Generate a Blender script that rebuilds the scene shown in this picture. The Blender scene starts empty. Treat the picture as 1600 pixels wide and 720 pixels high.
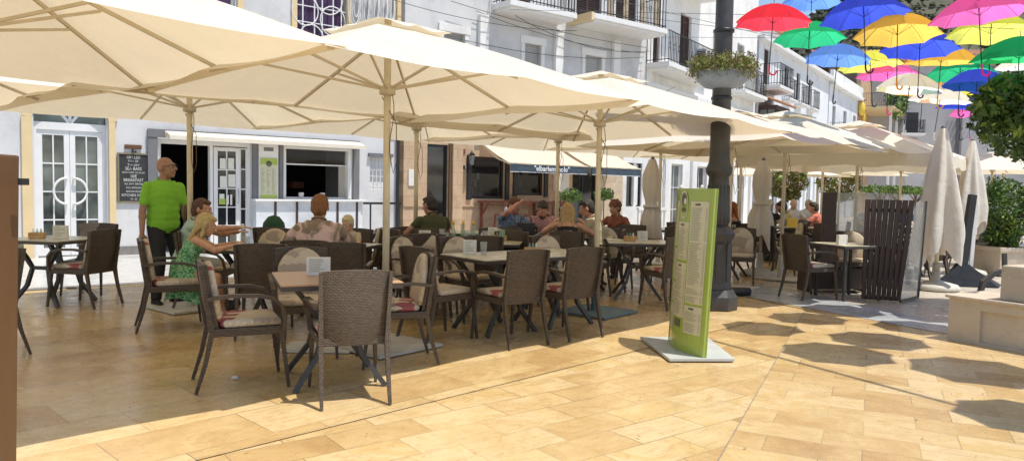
import bpy, bmesh, math, random
from mathutils import Vector, Matrix, Quaternion, noise
random.seed(11)
R = math.radians
PI = math.pi
sc = bpy.context.scene
col = sc.collection
# ------------------------------------------------------------------ camera
F = 1155.0; EYE = 1.4; PITCH = math.atan(.055); ROLL = .0187
cam_d = bpy.data.cameras.new('camera'); cam = bpy.data.objects.new('camera', cam_d); col.objects.link(cam)
cam_d.sensor_fit = 'HORIZONTAL'; cam_d.sensor_width = 36; cam_d.lens = 36 * F / 1600
cam_d.clip_start = .05; cam_d.clip_end = 2000
cam.matrix_world = Matrix.Translation((0, 0, EYE)) @ Matrix.Rotation(PI/2 - PITCH, 4, 'X') @ Matrix.Rotation(ROLL, 4, 'Z')
sc.camera = cam
# ------------------------------------------------------------------ sky, sun, exposure
SV = Vector((-.33, .17, -1.0)).normalized()          # direction the sunlight travels
w = bpy.data.worlds.new('World'); sc.world = w; w.use_nodes = True
nt = w.node_tree; bg = nt.nodes['Background']
sky = nt.nodes.new('ShaderNodeTexSky'); sky.sky_type = 'NISHITA'; sky.sun_disc = False
el = math.asin(-SV.z); az_sun = math.atan2(-SV.x, -SV.y)
sky.sun_elevation = el; sky.sun_rotation = az_sun
sky.air_density = 1.1; sky.dust_density = 1.0; sky.altitude = 400
nt.links.new(sky.outputs[0], bg.inputs[0]); bg.inputs[1].default_value = .138
sd = bpy.data.lights.new('sun', 'SUN'); sd.energy = 4.1; sd.angle = R(.53); sd.color = (1, .945, .86)
sun = bpy.data.objects.new('sun', sd); col.objects.link(sun)
sun.rotation_euler = SV.to_track_quat('-Z', 'Y').to_euler(); sun.location = (6, -4, 14)
sc.view_settings.view_transform = 'Standard'; sc.view_settings.look = 'None'
sc.view_settings.exposure = .30; sc.view_settings.gamma = 1
sc.view_settings.use_curve_mapping = False

# ------------------------------------------------------------------ view geometry helpers (photo pixel -> metre)
def ray(px, py):
    x = px - 800; y = -(py - 360); c, s = math.cos(ROLL), math.sin(ROLL)
    x, y = c*x - s*y, s*x + c*y
    cp, sp = math.cos(PITCH), math.sin(PITCH)
    return Vector((x, F*cp + y*sp, -F*sp + y*cp)) / F
def G(px, py, z=0.0):
    d = ray(px, py); return Vector((0, 0, EYE)) + d * ((z - EYE) / d.z)
def D(px, py, Y):
    d = ray(px, py); return Vector((0, 0, EYE)) + d * (Y / d.y)

# ------------------------------------------------------------------ object helpers
def tag(o, label=None, cat=None, group=None, kind=None):
    if label: o['label'] = label
    if cat: o['category'] = cat
    if group: o['group'] = group
    if kind: o['kind'] = kind
    return o
def empty(name, loc, rz=0, label=None, cat=None, group=None):
    o = bpy.data.objects.new(name, None); col.objects.link(o)
    o.location = loc; o.rotation_euler = (0, 0, rz); o.empty_display_size = .1
    return tag(o, label, cat, group)
KIDS = {}
def setpar(o, p):
    if p: o.parent = p; KIDS.setdefault(p.name, []).append(o)
def copy_tree(o, parent=None):
    c = o.copy(); col.objects.link(c)
    if parent: setpar(c, parent)
    for ch in KIDS.get(o.name, []): copy_tree(ch, c)
    return c
class MB:
    def __init__(s): s.v = []; s.f = []; s.mi = []; s.sm = []
    def add(s, vs, fs, mi=0, smooth=False, M=None):
        n = len(s.v)
        s.v += [tuple(M @ Vector(v)) if M else tuple(v) for v in vs]
        s.f += [tuple(i + n for i in f) for f in fs]
        s.mi += [mi]*len(fs); s.sm += [smooth]*len(fs); return s
    def box(s, x0, x1, y0, y1, z0, z1, mi=0, M=None):
        vs = [(x, y, z) for z in (z0, z1) for y in (y0, y1) for x in (x0, x1)]
        return s.add(vs, [(0,2,3,1), (4,5,7,6), (0,1,5,4), (2,6,7,3), (0,4,6,2), (1,3,7,5)], mi, False, M)
    def bar(s, p, q, w1, h1, w2=None, h2=None, up=(0,0,1), mi=0):
        p = Vector(p); q = Vector(q); d = (q-p).normalized(); up = Vector(up)
        if abs(d.dot(up)) > .98: up = Vector((0,1,0))
        x = d.cross(up).normalized(); y = x.cross(d).normalized()
        w2 = w2 or w1; h2 = h2 or h1; vs = []
        for c, ww, hh in ((p, w1, h1), (q, w2, h2)):
            vs += [c + x*a*ww/2 + y*b*hh/2 for a, b in ((-1,-1), (1,-1), (1,1), (-1,1))]
        return s.add(vs, [(0,1,2,3), (7,6,5,4), (0,4,5,1), (1,5,6,2), (2,6,7,3), (3,7,4,0)], mi)
    def tube(s, pts, r, n=8, mi=0, r2=None, cap=True):
        pts = [Vector(p) for p in pts]; N = len(pts); vs = []; fs = []; x = None
        for i, p in enumerate(pts):
            d = (pts[min(i+1, N-1)] - pts[max(i-1, 0)]).normalized()
            if x is None: x = d.orthogonal().normalized()
            x = (x - d*x.dot(d)).normalized(); y = d.cross(x)
            rr = r if r2 is None else r + (r2-r)*i/(N-1)
            if isinstance(r, (list, tuple)): rr = r[i]
            vs += [p + (x*math.cos(2*PI*k/n) + y*math.sin(2*PI*k/n))*rr for k in range(n)]
        for i in range(N-1):
            for k in range(n):
                a = i*n+k; b = i*n+(k+1) % n; fs.append((a, b, b+n, a+n))
        if cap: fs += [tuple(range(n))[::-1], tuple(range((N-1)*n, N*n))]
        return s.add(vs, fs, mi, True)
    def rbar(s, pts, w_, h_, up=(0,0,1), mi=0, side=None):
        pts = [Vector(p) for p in pts]; N = len(pts); vs = []; fs = []
        for i, p in enumerate(pts):
            d = (pts[min(i+1, N-1)] - pts[max(i-1, 0)]).normalized()
            x = Vector(side) if side else d.cross(Vector(up)).normalized()
            y = x.cross(d).normalized()
            ww = w_[i] if isinstance(w_, (list, tuple)) else w_; hh = h_[i] if isinstance(h_, (list, tuple)) else h_
            vs += [p + x*a*ww/2 + y*b*hh/2 for a, b in ((-1,-1), (1,-1), (1,1), (-1,1))]
        for i in range(N-1):
            for k in range(4):
                a = i*4+k; b = i*4+(k+1) % 4; fs.append((a, b, b+4, a+4))
        fs += [(3,2,1,0), tuple(range((N-1)*4, N*4))]
        return s.add(vs, fs, mi)
    def lathe(s, prof, n=16, c=(0,0,0), mi=0, M=None, cap=True):
        vs = [(c[0]+r*math.cos(2*PI*k/n), c[1]+r*math.sin(2*PI*k/n), c[2]+z) for r, z in prof for k in range(n)]; fs = []
        for i in range(len(prof)-1):
            for k in range(n):
                a = i*n+k; b = i*n+(k+1) % n; fs.append((a, b, b+n, a+n))
        if cap: fs += [tuple(range(n))[::-1], tuple(range((len(prof)-1)*n, len(prof)*n))]
        return s.add(vs, fs, mi, True, M)
    def ell(s, c, r, n=12, m=8, M=None, mi=0):
        prof = [(math.sin(PI*i/m), -math.cos(PI*i/m)) for i in range(m+1)]
        vs = [(c[0]+r[0]*max(a, .001)*math.cos(2*PI*k/n), c[1]+r[1]*max(a, .001)*math.sin(2*PI*k/n), c[2]+r[2]*b) for a, b in prof for k in range(n)]
        fs = []
        for i in range(m):
            for k in range(n):
                a = i*n+k; b = i*n+(k+1) % n; fs.append((a, b, b+n, a+n))
        return s.add(vs, fs, mi, True, M)
    def prism(s, poly, z0, z1, mi=0, M=None):
        n = len(poly); vs = [(x, y, z0) for x, y in poly] + [(x, y, z1) for x, y in poly]
        fs = [tuple(range(n))[::-1], tuple(range(n, 2*n))] + [(i, (i+1) % n, (i+1) % n+n, i+n) for i in range(n)]
        return s.add(vs, fs, mi, False, M)
    def quad(s, a, b, c, d, mi=0): return s.add([a, b, c, d], [(0,1,2,3)], mi)
    def build(s, name, mats, parent=None, bevel=0, label=None, cat=None, group=None, kind=None, loc=None, merge=False):
        me = bpy.data.meshes.new(name); me.from_pydata(s.v, [], s.f); me.update()
        me.polygons.foreach_set('material_index', s.mi); me.polygons.foreach_set('use_smooth', s.sm)
        if not isinstance(mats, (list, tuple)): mats = [mats]
        for m in mats: me.materials.append(m)
        if bevel or merge:
            bm = bmesh.new(); bm.from_mesh(me)
            if merge: bmesh.ops.remove_doubles(bm, verts=bm.verts, dist=.0005)
            if bevel:
                es = [e for e in bm.edges if len(e.link_faces) == 2 and e.calc_face_angle(0) > .6]
                bmesh.ops.bevel(bm, geom=es, offset=bevel, segments=2, profile=.6, affect='EDGES', clamp_overlap=True)
            bm.to_mesh(me); bm.free()
        o = bpy.data.objects.new(name, me); col.objects.link(o)
        if loc: o.location = loc
        setpar(o, parent)
        return tag(o, label, cat, group, kind)

# ------------------------------------------------------------------ materials
def nm(name):
    m = bpy.data.materials.new(name); m.use_nodes = True; t = m.node_tree
    return m, t, t.nodes['Principled BSDF']
def N(t, typ, **kw):
    n = t.nodes.new(typ)
    for k, v in kw.items():
        if k.startswith('_'): setattr(n, k[1:], v)
        else: n.inputs[k.replace('_', ' ')].default_value = v
    return n
def L(t, a, b): t.links.new(a, b)
def ramp(t, fac, stops, interp='LINEAR'):
    r = t.nodes.new('ShaderNodeValToRGB'); r.color_ramp.interpolation = interp
    e = r.color_ramp.elements
    while len(e) < len(stops): e.new(.5)
    for i, (p, c) in enumerate(stops): e[i].position = p; e[i].color = (*c, 1)
    if fac is not None: L(t, fac, r.inputs[0])
    return r
def sc3(c, k): return tuple(max(0, min(1, x*k)) for x in c)
def mat(name, c, rough=.6, var=.12, scale=3., bump=0., bscale=40., metal=0., spec=.5, rvar=.1, coat=0, dirt=None, stretch=None):
    m, t, b = nm(name)
    tc = N(t, 'ShaderNodeTexCoord'); src = tc.outputs['Object']
    if stretch:
        mp = N(t, 'ShaderNodeMapping'); mp.inputs['Scale'].default_value = stretch; L(t, src, mp.inputs[0]); src = mp.outputs[0]
    n1 = N(t, 'ShaderNodeTexNoise', Scale=scale, Detail=6., Roughness=.6); L(t, src, n1.inputs[0])
    r = ramp(t, n1.outputs[0], [(.3, sc3(c, 1-var)), (.7, sc3(c, 1+var))])
    out = r.outputs[0]
    if dirt:
        n3 = N(t, 'ShaderNodeTexNoise', Scale=scale*.35, Detail=8., Roughness=.75); L(t, src, n3.inputs[0])
        r3 = ramp(t, n3.outputs[0], [(.5, (0,0,0)), (.72, (1,1,1))])
        mx = N(t, 'ShaderNodeMix', _data_type='RGBA'); L(t, r3.outputs[0], mx.inputs[0]); L(t, out, mx.inputs[6]); mx.inputs[7].default_value = (*dirt, 1)
        out = mx.outputs[2]
    L(t, out, b.inputs['Base Color'])
    b.inputs['Metallic'].default_value = metal; b.inputs['Specular IOR Level'].default_value = spec
    rr = N(t, 'ShaderNodeMapRange'); rr.inputs[3].default_value = max(.03, rough-rvar); rr.inputs[4].default_value = min(1, rough+rvar)
    L(t, n1.outputs[0], rr.inputs[0]); L(t, rr.outputs[0], b.inputs['Roughness'])
    if coat: b.inputs['Coat Weight'].default_value = coat
    if bump:
        n2 = N(t, 'ShaderNodeTexNoise', Scale=bscale, Detail=4.); L(t, src, n2.inputs[0])
        bp = N(t, 'ShaderNodeBump', Strength=bump, Distance=.01); L(t, n2.outputs[0], bp.inputs['Height']); L(t, bp.outputs[0], b.inputs['Normal'])
    return m
def fabric(name, c, trans=.4, var=.06, tc_=None, scale=2.5, fold=.0):
    m, t, b = nm(name)
    tc = N(t, 'ShaderNodeTexCoord')
    n1 = N(t, 'ShaderNodeTexNoise', Scale=scale, Detail=5., Roughness=.6); L(t, tc.outputs['Object'], n1.inputs[0])
    r = ramp(t, n1.outputs[0], [(.3, sc3(c, 1-var)), (.7, sc3(c, 1+var))])
    L(t, r.outputs[0], b.inputs['Base Color']); b.inputs['Roughness'].default_value = .85; b.inputs['Specular IOR Level'].default_value = .15
    tr = N(t, 'ShaderNodeBsdfTranslucent'); tr.inputs[0].default_value = (*(tc_ or c), 1)
    mx = N(t, 'ShaderNodeMixShader'); mx.inputs[0].default_value = trans
    L(t, b.outputs[0], mx.inputs[1]); L(t, tr.outputs[0], mx.inputs[2])
    L(t, mx.outputs[0], t.nodes['Material Output'].inputs[0])
    wv = N(t, 'ShaderNodeTexNoise', Scale=9., Detail=3., Distortion=.6); L(t, tc.outputs['Object'], wv.inputs[0])
    fine = N(t, 'ShaderNodeTexNoise', Scale=400., Detail=1.); L(t, tc.outputs['Object'], fine.inputs[0])
    ad = N(t, 'ShaderNodeMath', _operation='MULTIPLY_ADD'); L(t, fine.outputs[0], ad.inputs[0]); ad.inputs[1].default_value = .05; L(t, wv.outputs[0], ad.inputs[2])
    bp = N(t, 'ShaderNodeBump', Strength=.5+fold, Distance=.02); L(t, ad.outputs[0], bp.inputs['Height']); L(t, bp.outputs[0], b.inputs['Normal']); L(t, bp.outputs[0], tr.inputs[1])
    return m
def glass(name, c=(.05,.06,.06), alpha=.55, rough=.05):
    m, t, b = nm(name); b.inputs['Base Color'].default_value = (*c, 1); b.inputs['Roughness'].default_value = rough
    b.inputs['Specular IOR Level'].default_value = .8
    tr = N(t, 'ShaderNodeBsdfTransparent'); mx = N(t, 'ShaderNodeMixShader'); mx.inputs[0].default_value = alpha
    fr = N(t, 'ShaderNodeTexNoise', Scale=1.5, Detail=5.); tc = N(t, 'ShaderNodeTexCoord'); L(t, tc.outputs['Object'], fr.inputs[0])
    mr = N(t, 'ShaderNodeMapRange'); mr.inputs[3].default_value = max(0, alpha-.12); mr.inputs[4].default_value = min(1, alpha+.12)
    L(t, fr.outputs[0], mr.inputs[0]); L(t, mr.outputs[0], mx.inputs[0])
    L(t, tr.outputs[0], mx.inputs[1]); L(t, b.outputs[0], mx.inputs[2]); L(t, mx.outputs[0], t.nodes['Material Output'].inputs[0])
    return m
def pane_mat(name, c=(.02,.022,.025)):
    m, t, b = nm(name); b.inputs['Roughness'].default_value = .06; b.inputs['Specular IOR Level'].default_value = .9
    tc = N(t, 'ShaderNodeTexCoord'); n = N(t, 'ShaderNodeTexNoise', Scale=1.2, Detail=3.); L(t, tc.outputs['Object'], n.inputs[0])
    r = ramp(t, n.outputs[0], [(.35, sc3(c, .4)), (.7, sc3(c, 1.8))]); L(t, r.outputs[0], b.inputs['Base Color']); return m
def paving(name, az, bw, bh, stops, mortar=(.2,.14,.08), msize=.006, rough=(.14,.42), offset=.5, vein=.5, sq=1.0):
    m, t, b = nm(name)
    tc = N(t, 'ShaderNodeTexCoord'); mp = N(t, 'ShaderNodeMapping'); mp.inputs['Rotation'].default_value = (0, 0, R(az-90))
    L(t, tc.outputs['Object'], mp.inputs[0])
    ns = N(t, 'ShaderNodeTexNoise', Scale=1.3, Detail=2.); L(t, mp.outputs[0], ns.inputs[0])
    br = N(t, 'ShaderNodeTexBrick', Scale=1.0, Mortar_Size=msize, Mortar_Smooth=.3, Bias=0., Brick_Width=bw, Row_Height=bh)
    br.offset = offset; br.squash = sq; br.squash_frequency = 3
    br.inputs['Color1'].default_value = (0,0,0,1); br.inputs['Color2'].default_value = (1,1,1,1); br.inputs['Mortar'].default_value = (.5,.5,.5,1)
    L(t, mp.outputs[0], br.inputs[0])
    # per-slab value + drifting stone figure
    n1 = N(t, 'ShaderNodeTexNoise', Scale=1.8, Detail=11., Roughness=.72, Distortion=1.0)
    va = N(t, 'ShaderNodeVectorMath', _operation='MULTIPLY_ADD'); L(t, br.outputs[0], va.inputs[0]); va.inputs[1].default_value = (7, 13, 3); L(t, mp.outputs[0], va.inputs[2])
    L(t, va.outputs[0], n1.inputs[0])
    mxv = N(t, 'ShaderNodeMath', _operation='MULTIPLY_ADD'); L(t, n1.outputs[0], mxv.inputs[0]); mxv.inputs[1].default_value = .85; mxv.inputs[2].default_value = -.19
    sep = N(t, 'ShaderNodeSeparateColor'); L(t, br.outputs[0], sep.inputs[0])
    ad = N(t, 'ShaderNodeMath', _operation='MULTIPLY_ADD', _use_clamp=True); L(t, sep.outputs[0], ad.inputs[0]); ad.inputs[1].default_value = .46; L(t, mxv.outputs[0], ad.inputs[2])
    r = ramp(t, ad.outputs[0], stops)
    # thin rusty veins
    n2 = N(t, 'ShaderNodeTexNoise', Scale=1.6, Detail=7., Roughness=.6, Distortion=2.5)
    mp2 = N(t, 'ShaderNodeMapping'); mp2.inputs['Scale'].default_value = (.8, 2.6, 1); L(t, va.outputs[0], mp2.inputs[0]); L(t, mp2.outputs[0], n2.inputs[0])
    rv = ramp(t, n2.outputs[0], [(.47, (0,0,0)), (.5, (1,1,1)), (.53, (0,0,0))])
    mv = N(t, 'ShaderNodeMath', _operation='MULTIPLY'); L(t, rv.outputs[0], mv.inputs[0]); mv.inputs[1].default_value = vein
    mx = N(t, 'ShaderNodeMix', _data_type='RGBA'); L(t, mv.outputs[0], mx.inputs[0]); L(t, r.outputs[0], mx.inputs[6]); mx.inputs[7].default_value = (.42, .24, .1, 1)
    # mortar with gaps
    n3 = N(t, 'ShaderNodeTexNoise', Scale=1.1, Detail=3.); L(t, mp.outputs[0], n3.inputs[0])
    rm = ramp(t, n3.outputs[0], [(.35, (.25,.25,.25)), (.62, (1,1,1))])
    mm = N(t, 'ShaderNodeMath', _operation='MULTIPLY'); L(t, br.outputs[1], mm.inputs[0]); L(t, rm.outputs[0], mm.inputs[1])
    mx2 = N(t, 'ShaderNodeMix', _data_type='RGBA'); L(t, mm.outputs[0], mx2.inputs[0]); L(t, mx.outputs[2], mx2.inputs[6]); mx2.inputs[7].default_value = (*mortar, 1)
    # grime spots
    n5 = N(t, 'ShaderNodeTexNoise', Scale=14., Detail=6., Roughness=.8); L(t, tc.outputs['Object'], n5.inputs[0])
    r5 = ramp(t, n5.outputs[0], [(.60, (1,1,1)), (.72, (.60,.54,.48))])
    mx3 = N(t, 'ShaderNodeMix', _data_type='RGBA', _blend_type='MULTIPLY'); mx3.inputs[0].default_value = 1; L(t, mx2.outputs[2], mx3.inputs[6]); L(t, r5.outputs[0], mx3.inputs[7])
    L(t, mx3.outputs[2], b.inputs['Base Color'])
    n4 = N(t, 'ShaderNodeTexNoise', Scale=3., Detail=6., Roughness=.7); L(t, tc.outputs['Object'], n4.inputs[0])
    mr = N(t, 'ShaderNodeMapRange'); mr.inputs[1].default_value = .3; mr.inputs[2].default_value = .7; mr.inputs[3].default_value = rough[0]; mr.inputs[4].default_value = rough[1]
    L(t, n4.outputs[0], mr.inputs[0]); L(t, mr.outputs[0], b.inputs['Roughness'])
    iv = N(t, 'ShaderNodeMath', _operation='MULTIPLY_ADD'); L(t, br.outputs[1], iv.inputs[0]); iv.inputs[1].default_value = -1.; L(t, n1.outputs[0], iv.inputs[2])
    bp = N(t, 'ShaderNodeBump', Strength=.18, Distance=.006); L(t, iv.outputs[0], bp.inputs['Height']); L(t, bp.outputs[0], b.inputs['Normal'])
    return m
def wicker():
    m, t, b = nm('woven_resin')
    tc = N(t, 'ShaderNodeTexCoord'); s = N(t, 'ShaderNodeSeparateXYZ'); L(t, tc.outputs['Object'], s.inputs[0])
    ad = N(t, 'ShaderNodeMath', _operation='ADD'); L(t, s.outputs[0], ad.inputs[0]); L(t, s.outputs[1], ad.inputs[1])
    cb = N(t, 'ShaderNodeCombineXYZ'); L(t, ad.outputs[0], cb.inputs[0]); L(t, s.outputs[2], cb.inputs[1])
    br = N(t, 'ShaderNodeTexBrick', Scale=1., Mortar_Size=.0022, Mortar_Smooth=.9, Brick_Width=.026, Row_Height=.0105)
    br.inputs['Color1'].default_value = (.088,.062,.042,1); br.inputs['Color2'].default_value = (.145,.108,.076,1); br.inputs['Mortar'].default_value = (.025,.017,.012,1)
    L(t, cb.outputs[0], br.inputs[0]); L(t, br.outputs[0], b.inputs['Base Color'])
    b.inputs['Roughness'].default_value = .42
    w1 = N(t, 'ShaderNodeMath', _operation='MULTIPLY_ADD'); L(t, br.outputs[1], w1.inputs[0]); w1.inputs[1].default_value = -1; w1.inputs[2].default_value = 1
    bp = N(t, 'ShaderNodeBump', Strength=.7, Distance=.004); L(t, w1.outputs[0], bp.inputs['Height']); L(t, bp.outputs[0], b.inputs['Normal'])
    return m
def print_cloth(name, seed=0):
    m, t, b = nm(name)
    tc = N(t, 'ShaderNodeTexCoord'); mp = N(t, 'ShaderNodeMapping'); L(t, tc.outputs['Object'], mp.inputs[0])
    mp.inputs['Location'].default_value = (seed*1.7, seed*.9, seed*.3); mp.inputs['Rotation'].default_value = (.3*seed, .2, .25)
    v = N(t, 'ShaderNodeTexVoronoi', Scale=7.5, _distance='CHEBYCHEV'); L(t, mp.outputs[0], v.inputs['Vector'])
    s = N(t, 'ShaderNodeSeparateColor'); L(t, v.outputs['Color'], s.inputs[0])
    r = ramp(t, s.outputs[0], [(0, (.62,.52,.38)), (.3, (.5,.42,.32)), (.42, (.66,.58,.45)), (.6, (.42,.34,.27)), (.68, (.6,.5,.36)), (.84, (.36,.1,.1)), (.9, (.62,.53,.4))], 'CONSTANT')
    wv = N(t, 'ShaderNodeTexWave', Scale=28., Distortion=6., Detail=3., Detail_Scale=3.); L(t, mp.outputs[0], wv.inputs[0])
    rw = ramp(t, wv.outputs[0], [(.3, (.72,.7,.68)), (.55, (1,1,1))])
    mx = N(t, 'ShaderNodeMix', _data_type='RGBA', _blend_type='MULTIPLY'); mx.inputs[0].default_value = .8
    L(t, r.outputs[0], mx.inputs[6]); L(t, rw.outputs[0], mx.inputs[7]); L(t, mx.outputs[2], b.inputs['Base Color'])
    b.inputs['Roughness'].default_value = .9
    n2 = N(t, 'ShaderNodeTexNoise', Scale=22., Detail=3.); L(t, tc.outputs['Object'], n2.inputs[0])
    bp = N(t, 'ShaderNodeBump', Strength=.3, Distance=.01); L(t, n2.outputs[0], bp.inputs['Height']); L(t, bp.outputs[0], b.inputs['Normal'])
    return m
def wood(name, c, rough=.5, sx=(1,1,12), var=.3):
    return mat(name, c, rough, var, 6, .25, 30, stretch=sx)
def blockwall(name, c, c2, mortar, bw, bh):
    m, t, b = nm(name); tc = N(t, 'ShaderNodeTexCoord'); s = N(t, 'ShaderNodeSeparateXYZ'); L(t, tc.outputs['Object'], s.inputs[0])
    cb = N(t, 'ShaderNodeCombineXYZ'); L(t, s.outputs[0], cb.inputs[0]); L(t, s.outputs[2], cb.inputs[1])
    br = N(t, 'ShaderNodeTexBrick', Scale=1., Mortar_Size=.008, Mortar_Smooth=.4, Brick_Width=bw, Row_Height=bh)
    br.inputs['Color1'].default_value = (*c, 1); br.inputs['Color2'].default_value = (*c2, 1); br.inputs['Mortar'].default_value = (*mortar, 1)
    L(t, cb.outputs[0], br.inputs[0])
    n = N(t, 'ShaderNodeTexNoise', Scale=5., Detail=8.); L(t, tc.outputs['Object'], n.inputs[0]); r = ramp(t, n.outputs[0], [(.3, (.8,.8,.8)), (.7, (1,1,1))])
    mx = N(t, 'ShaderNodeMix', _data_type='RGBA', _blend_type='MULTIPLY'); mx.inputs[0].default_value = 1; L(t, br.outputs[0], mx.inputs[6]); L(t, r.outputs[0], mx.inputs[7])
    L(t, mx.outputs[2], b.inputs['Base Color']); b.inputs['Roughness'].default_value = .8
    bp = N(t, 'ShaderNodeBump', Strength=.4, Distance=.01, _invert=True); L(t, br.outputs[1], bp.inputs['Height']); L(t, bp.outputs[0], b.inputs['Normal']); return m

gold = [(0, (.30,.19,.085)), (.16, (.42,.265,.11)), (.30, (.51,.345,.15)), (.44, (.58,.42,.20)), (.56, (.63,.48,.26)), (.68, (.57,.40,.165)), (.80, (.55,.425,.235)), (.92, (.48,.40,.27)), (1, (.42,.38,.30))]
MT = dict(
 pave_a=paving('honey_stone_terrace', 44, .78, .48, gold, offset=.37, msize=.004, mortar=(.22,.15,.085)),
 pave_b=paving('honey_stone_strip', 53, .55, .28, gold, offset=.43, msize=.004, mortar=(.24,.165,.09)),
 pave_c=paving('honey_stone_walk', 116, .5, .28, gold, msize=.0028, offset=.42, mortar=(.24,.165,.09)),
 pave_p=paving('pale_terrazzo', 40, 1.2, .6, [(0,(.46,.40,.32)), (.4,(.56,.50,.41)), (1,(.62,.57,.48))], mortar=(.3,.3,.28), vein=.0),
 pave_g=paving('grey_blue_stone', 63, .8, .4, [(0,(.33,.35,.35)), (.5,(.42,.44,.44)), (1,(.5,.52,.51))], mortar=(.15,.15,.15), vein=.0),
 pave_w=paving('white_terrazzo', 52, .4, .4, [(0,(.46,.455,.43)), (.5,(.53,.525,.50)), (1,(.58,.57,.55))], mortar=(.45,.44,.42), vein=0, msize=.003),
 kerb=mat('kerb_stone', (.2,.19,.18), .6, .2, 8, .3),
 canopy=fabric('cream_canvas', (.86,.81,.70), .37, tc_=(.80,.68,.47)),
 canopy2=fabric('folded_canvas', (.82,.78,.71), .25, tc_=(.7,.55,.4)),
 pole=mat('cream_painted_metal', (.62,.54,.38), .4, .12, 6),
 rib=mat('cream_rib_metal', (.56,.49,.36), .45, .1, 6),
 wick=wicker(), resin=mat('brown_resin', (.085,.06,.042), .4, .2, 20, .3, 200),
 cush=print_cloth('printed_cushion', 0), cush2=print_cloth('printed_cushion_warm', 3),
 tt_wood=mat('tan_laminate', (.46,.28,.15), .35, .08, 4), tt_stone=mat('pale_stone_laminate', (.56,.52,.38), .25, .25, 7),
 tt_edge=mat('dark_edge', (.06,.05,.045), .4), iron=mat('charcoal_metal', (.05,.047,.044), .4, .2, 10),
 dark=mat('black_metal', (.018,.018,.02), .4, .3, 6), white=mat('white_paint', (.74,.74,.74), .5, .05, 4),
 wallw=mat('white_render', (.63,.63,.635), .85, .05, 1.5, .25, 60, dirt=(.44,.44,.45)), walls=mat('pale_render', (.78,.775,.76), .85, .06, 1.2, .25, 60, dirt=(.55,.54,.52)),
 wallb=mat('bluish_render', (.70,.72,.75), .85, .06, 1.2, .25, 60, dirt=(.48,.5,.53)), wallf=mat('grey_white_render', (.44,.43,.44), .9, .08, .6, .2, 40, dirt=(.34,.33,.33)),
 yell=mat('ochre_trim', (.7,.54,.3), .7, .06, 3), gray=mat('grey_pilaster', (.16,.16,.17), .6, .1, 3),
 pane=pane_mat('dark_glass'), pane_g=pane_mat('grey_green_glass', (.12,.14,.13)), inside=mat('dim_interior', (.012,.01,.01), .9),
 orange=blockwall('orange_stone_tiles', (.54,.37,.23), (.60,.43,.28), (.44,.31,.2), .75, .3),
 cream_w=blockwall('cream_stone_tiles', (.58,.46,.33), (.62,.5,.36), (.48,.38,.28), .7, .28),
 brown=wood('brown_slat', (.055,.03,.02), .45), brownp=mat('brown_post', (.13,.065,.028), .45, .15, 2, stretch=(3,3,.5)),
 redwood=wood('red_wood', (.2,.06,.03), .4), shutter=mat('brown_shutter', (.07,.035,.028), .6), grayshut=mat('grey_roller_shutter', (.42,.42,.42), .6, .05),
 navy=mat('navy_valance', (.05,.075,.1), .7, .15, 5), awn=fabric('awning_canvas', (.78,.66,.53), .3), steel=mat('brushed_steel', (.5,.5,.5), .3, .1, 5, metal=.8),
 lampc=mat('cast_iron_grey', (.05,.05,.05), .45, .25, 7, .3, 30), plast=mat('grey_basket', (.22,.25,.28), .6, .15, 6, .5, 20),
 green=mat('lime_green_board', (.36,.47,.09), .25, .05, 2, coat=.3), cream_p=mat('menu_paper', (.62,.6,.42), .3, .04, 3, coat=.3), ink=mat('ink', (.12,.13,.08), .5), ink2=mat('pale_ink', (.35,.36,.25), .5),
 concrete=mat('weathered_stucco', (.56,.47,.36), .85, .12, 2.5, .5, 40, dirt=(.34,.29,.22)),
 leaf=mat('leaf_dark', (.06,.125,.022), .5, .5, 3), leaf2=mat('leaf_bright', (.19,.29,.03), .5, .3, 3), leafo=mat('leaf_dry', (.2,.16,.06), .7, .3, 3), bark=mat('bark', (.14,.095,.06), .9, .3, 12, .6),
 tile=mat('terracotta', (.42,.2,.12), .8, .25, 9, .6, 25), rock=mat('scrub_hill', (.10,.095,.062), .95, .5, .08, .8, .4),
 scrubm=mat('dusty_scrub', (.06,.072,.035), .9, .4, .3),
 paper=mat('white_card', (.72,.7,.64), .6, .08, 20), rimwood=mat('dull_olive_wood', (.2,.17,.1), .6, .2, 10),
 bamboo=mat('caddy_wood', (.55,.33,.14), .6, .2, 10), yellowc=mat('yellow_card', (.8,.55,.08), .5),
 gbottle=glass('green_glass', (.25,.45,.3), .45), clear=glass('clear_glass', (.5,.55,.55), .3), screen=glass('wind_screen_glass', (.46,.46,.42), .46, .08), smoke=glass('shop_glass', (.03,.03,.035), .32),
 slate=mat('blackboard', (.03,.03,.03), .7, .3, 6), chalk=mat('chalk', (.62,.62,.6), .9), plateg=mat('blue_grey_plate', (.13,.19,.2), .6, .2, 6), platew=mat('pale_plate', (.55,.52,.44), .6, .15, 5),
 cablem=mat('cable_grey', (.07,.07,.07), .6), purple=mat('purple_film', (.06,.025,.075), .3), teal=mat('pole_blue_grey', (.16,.25,.27), .6),
)
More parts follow.
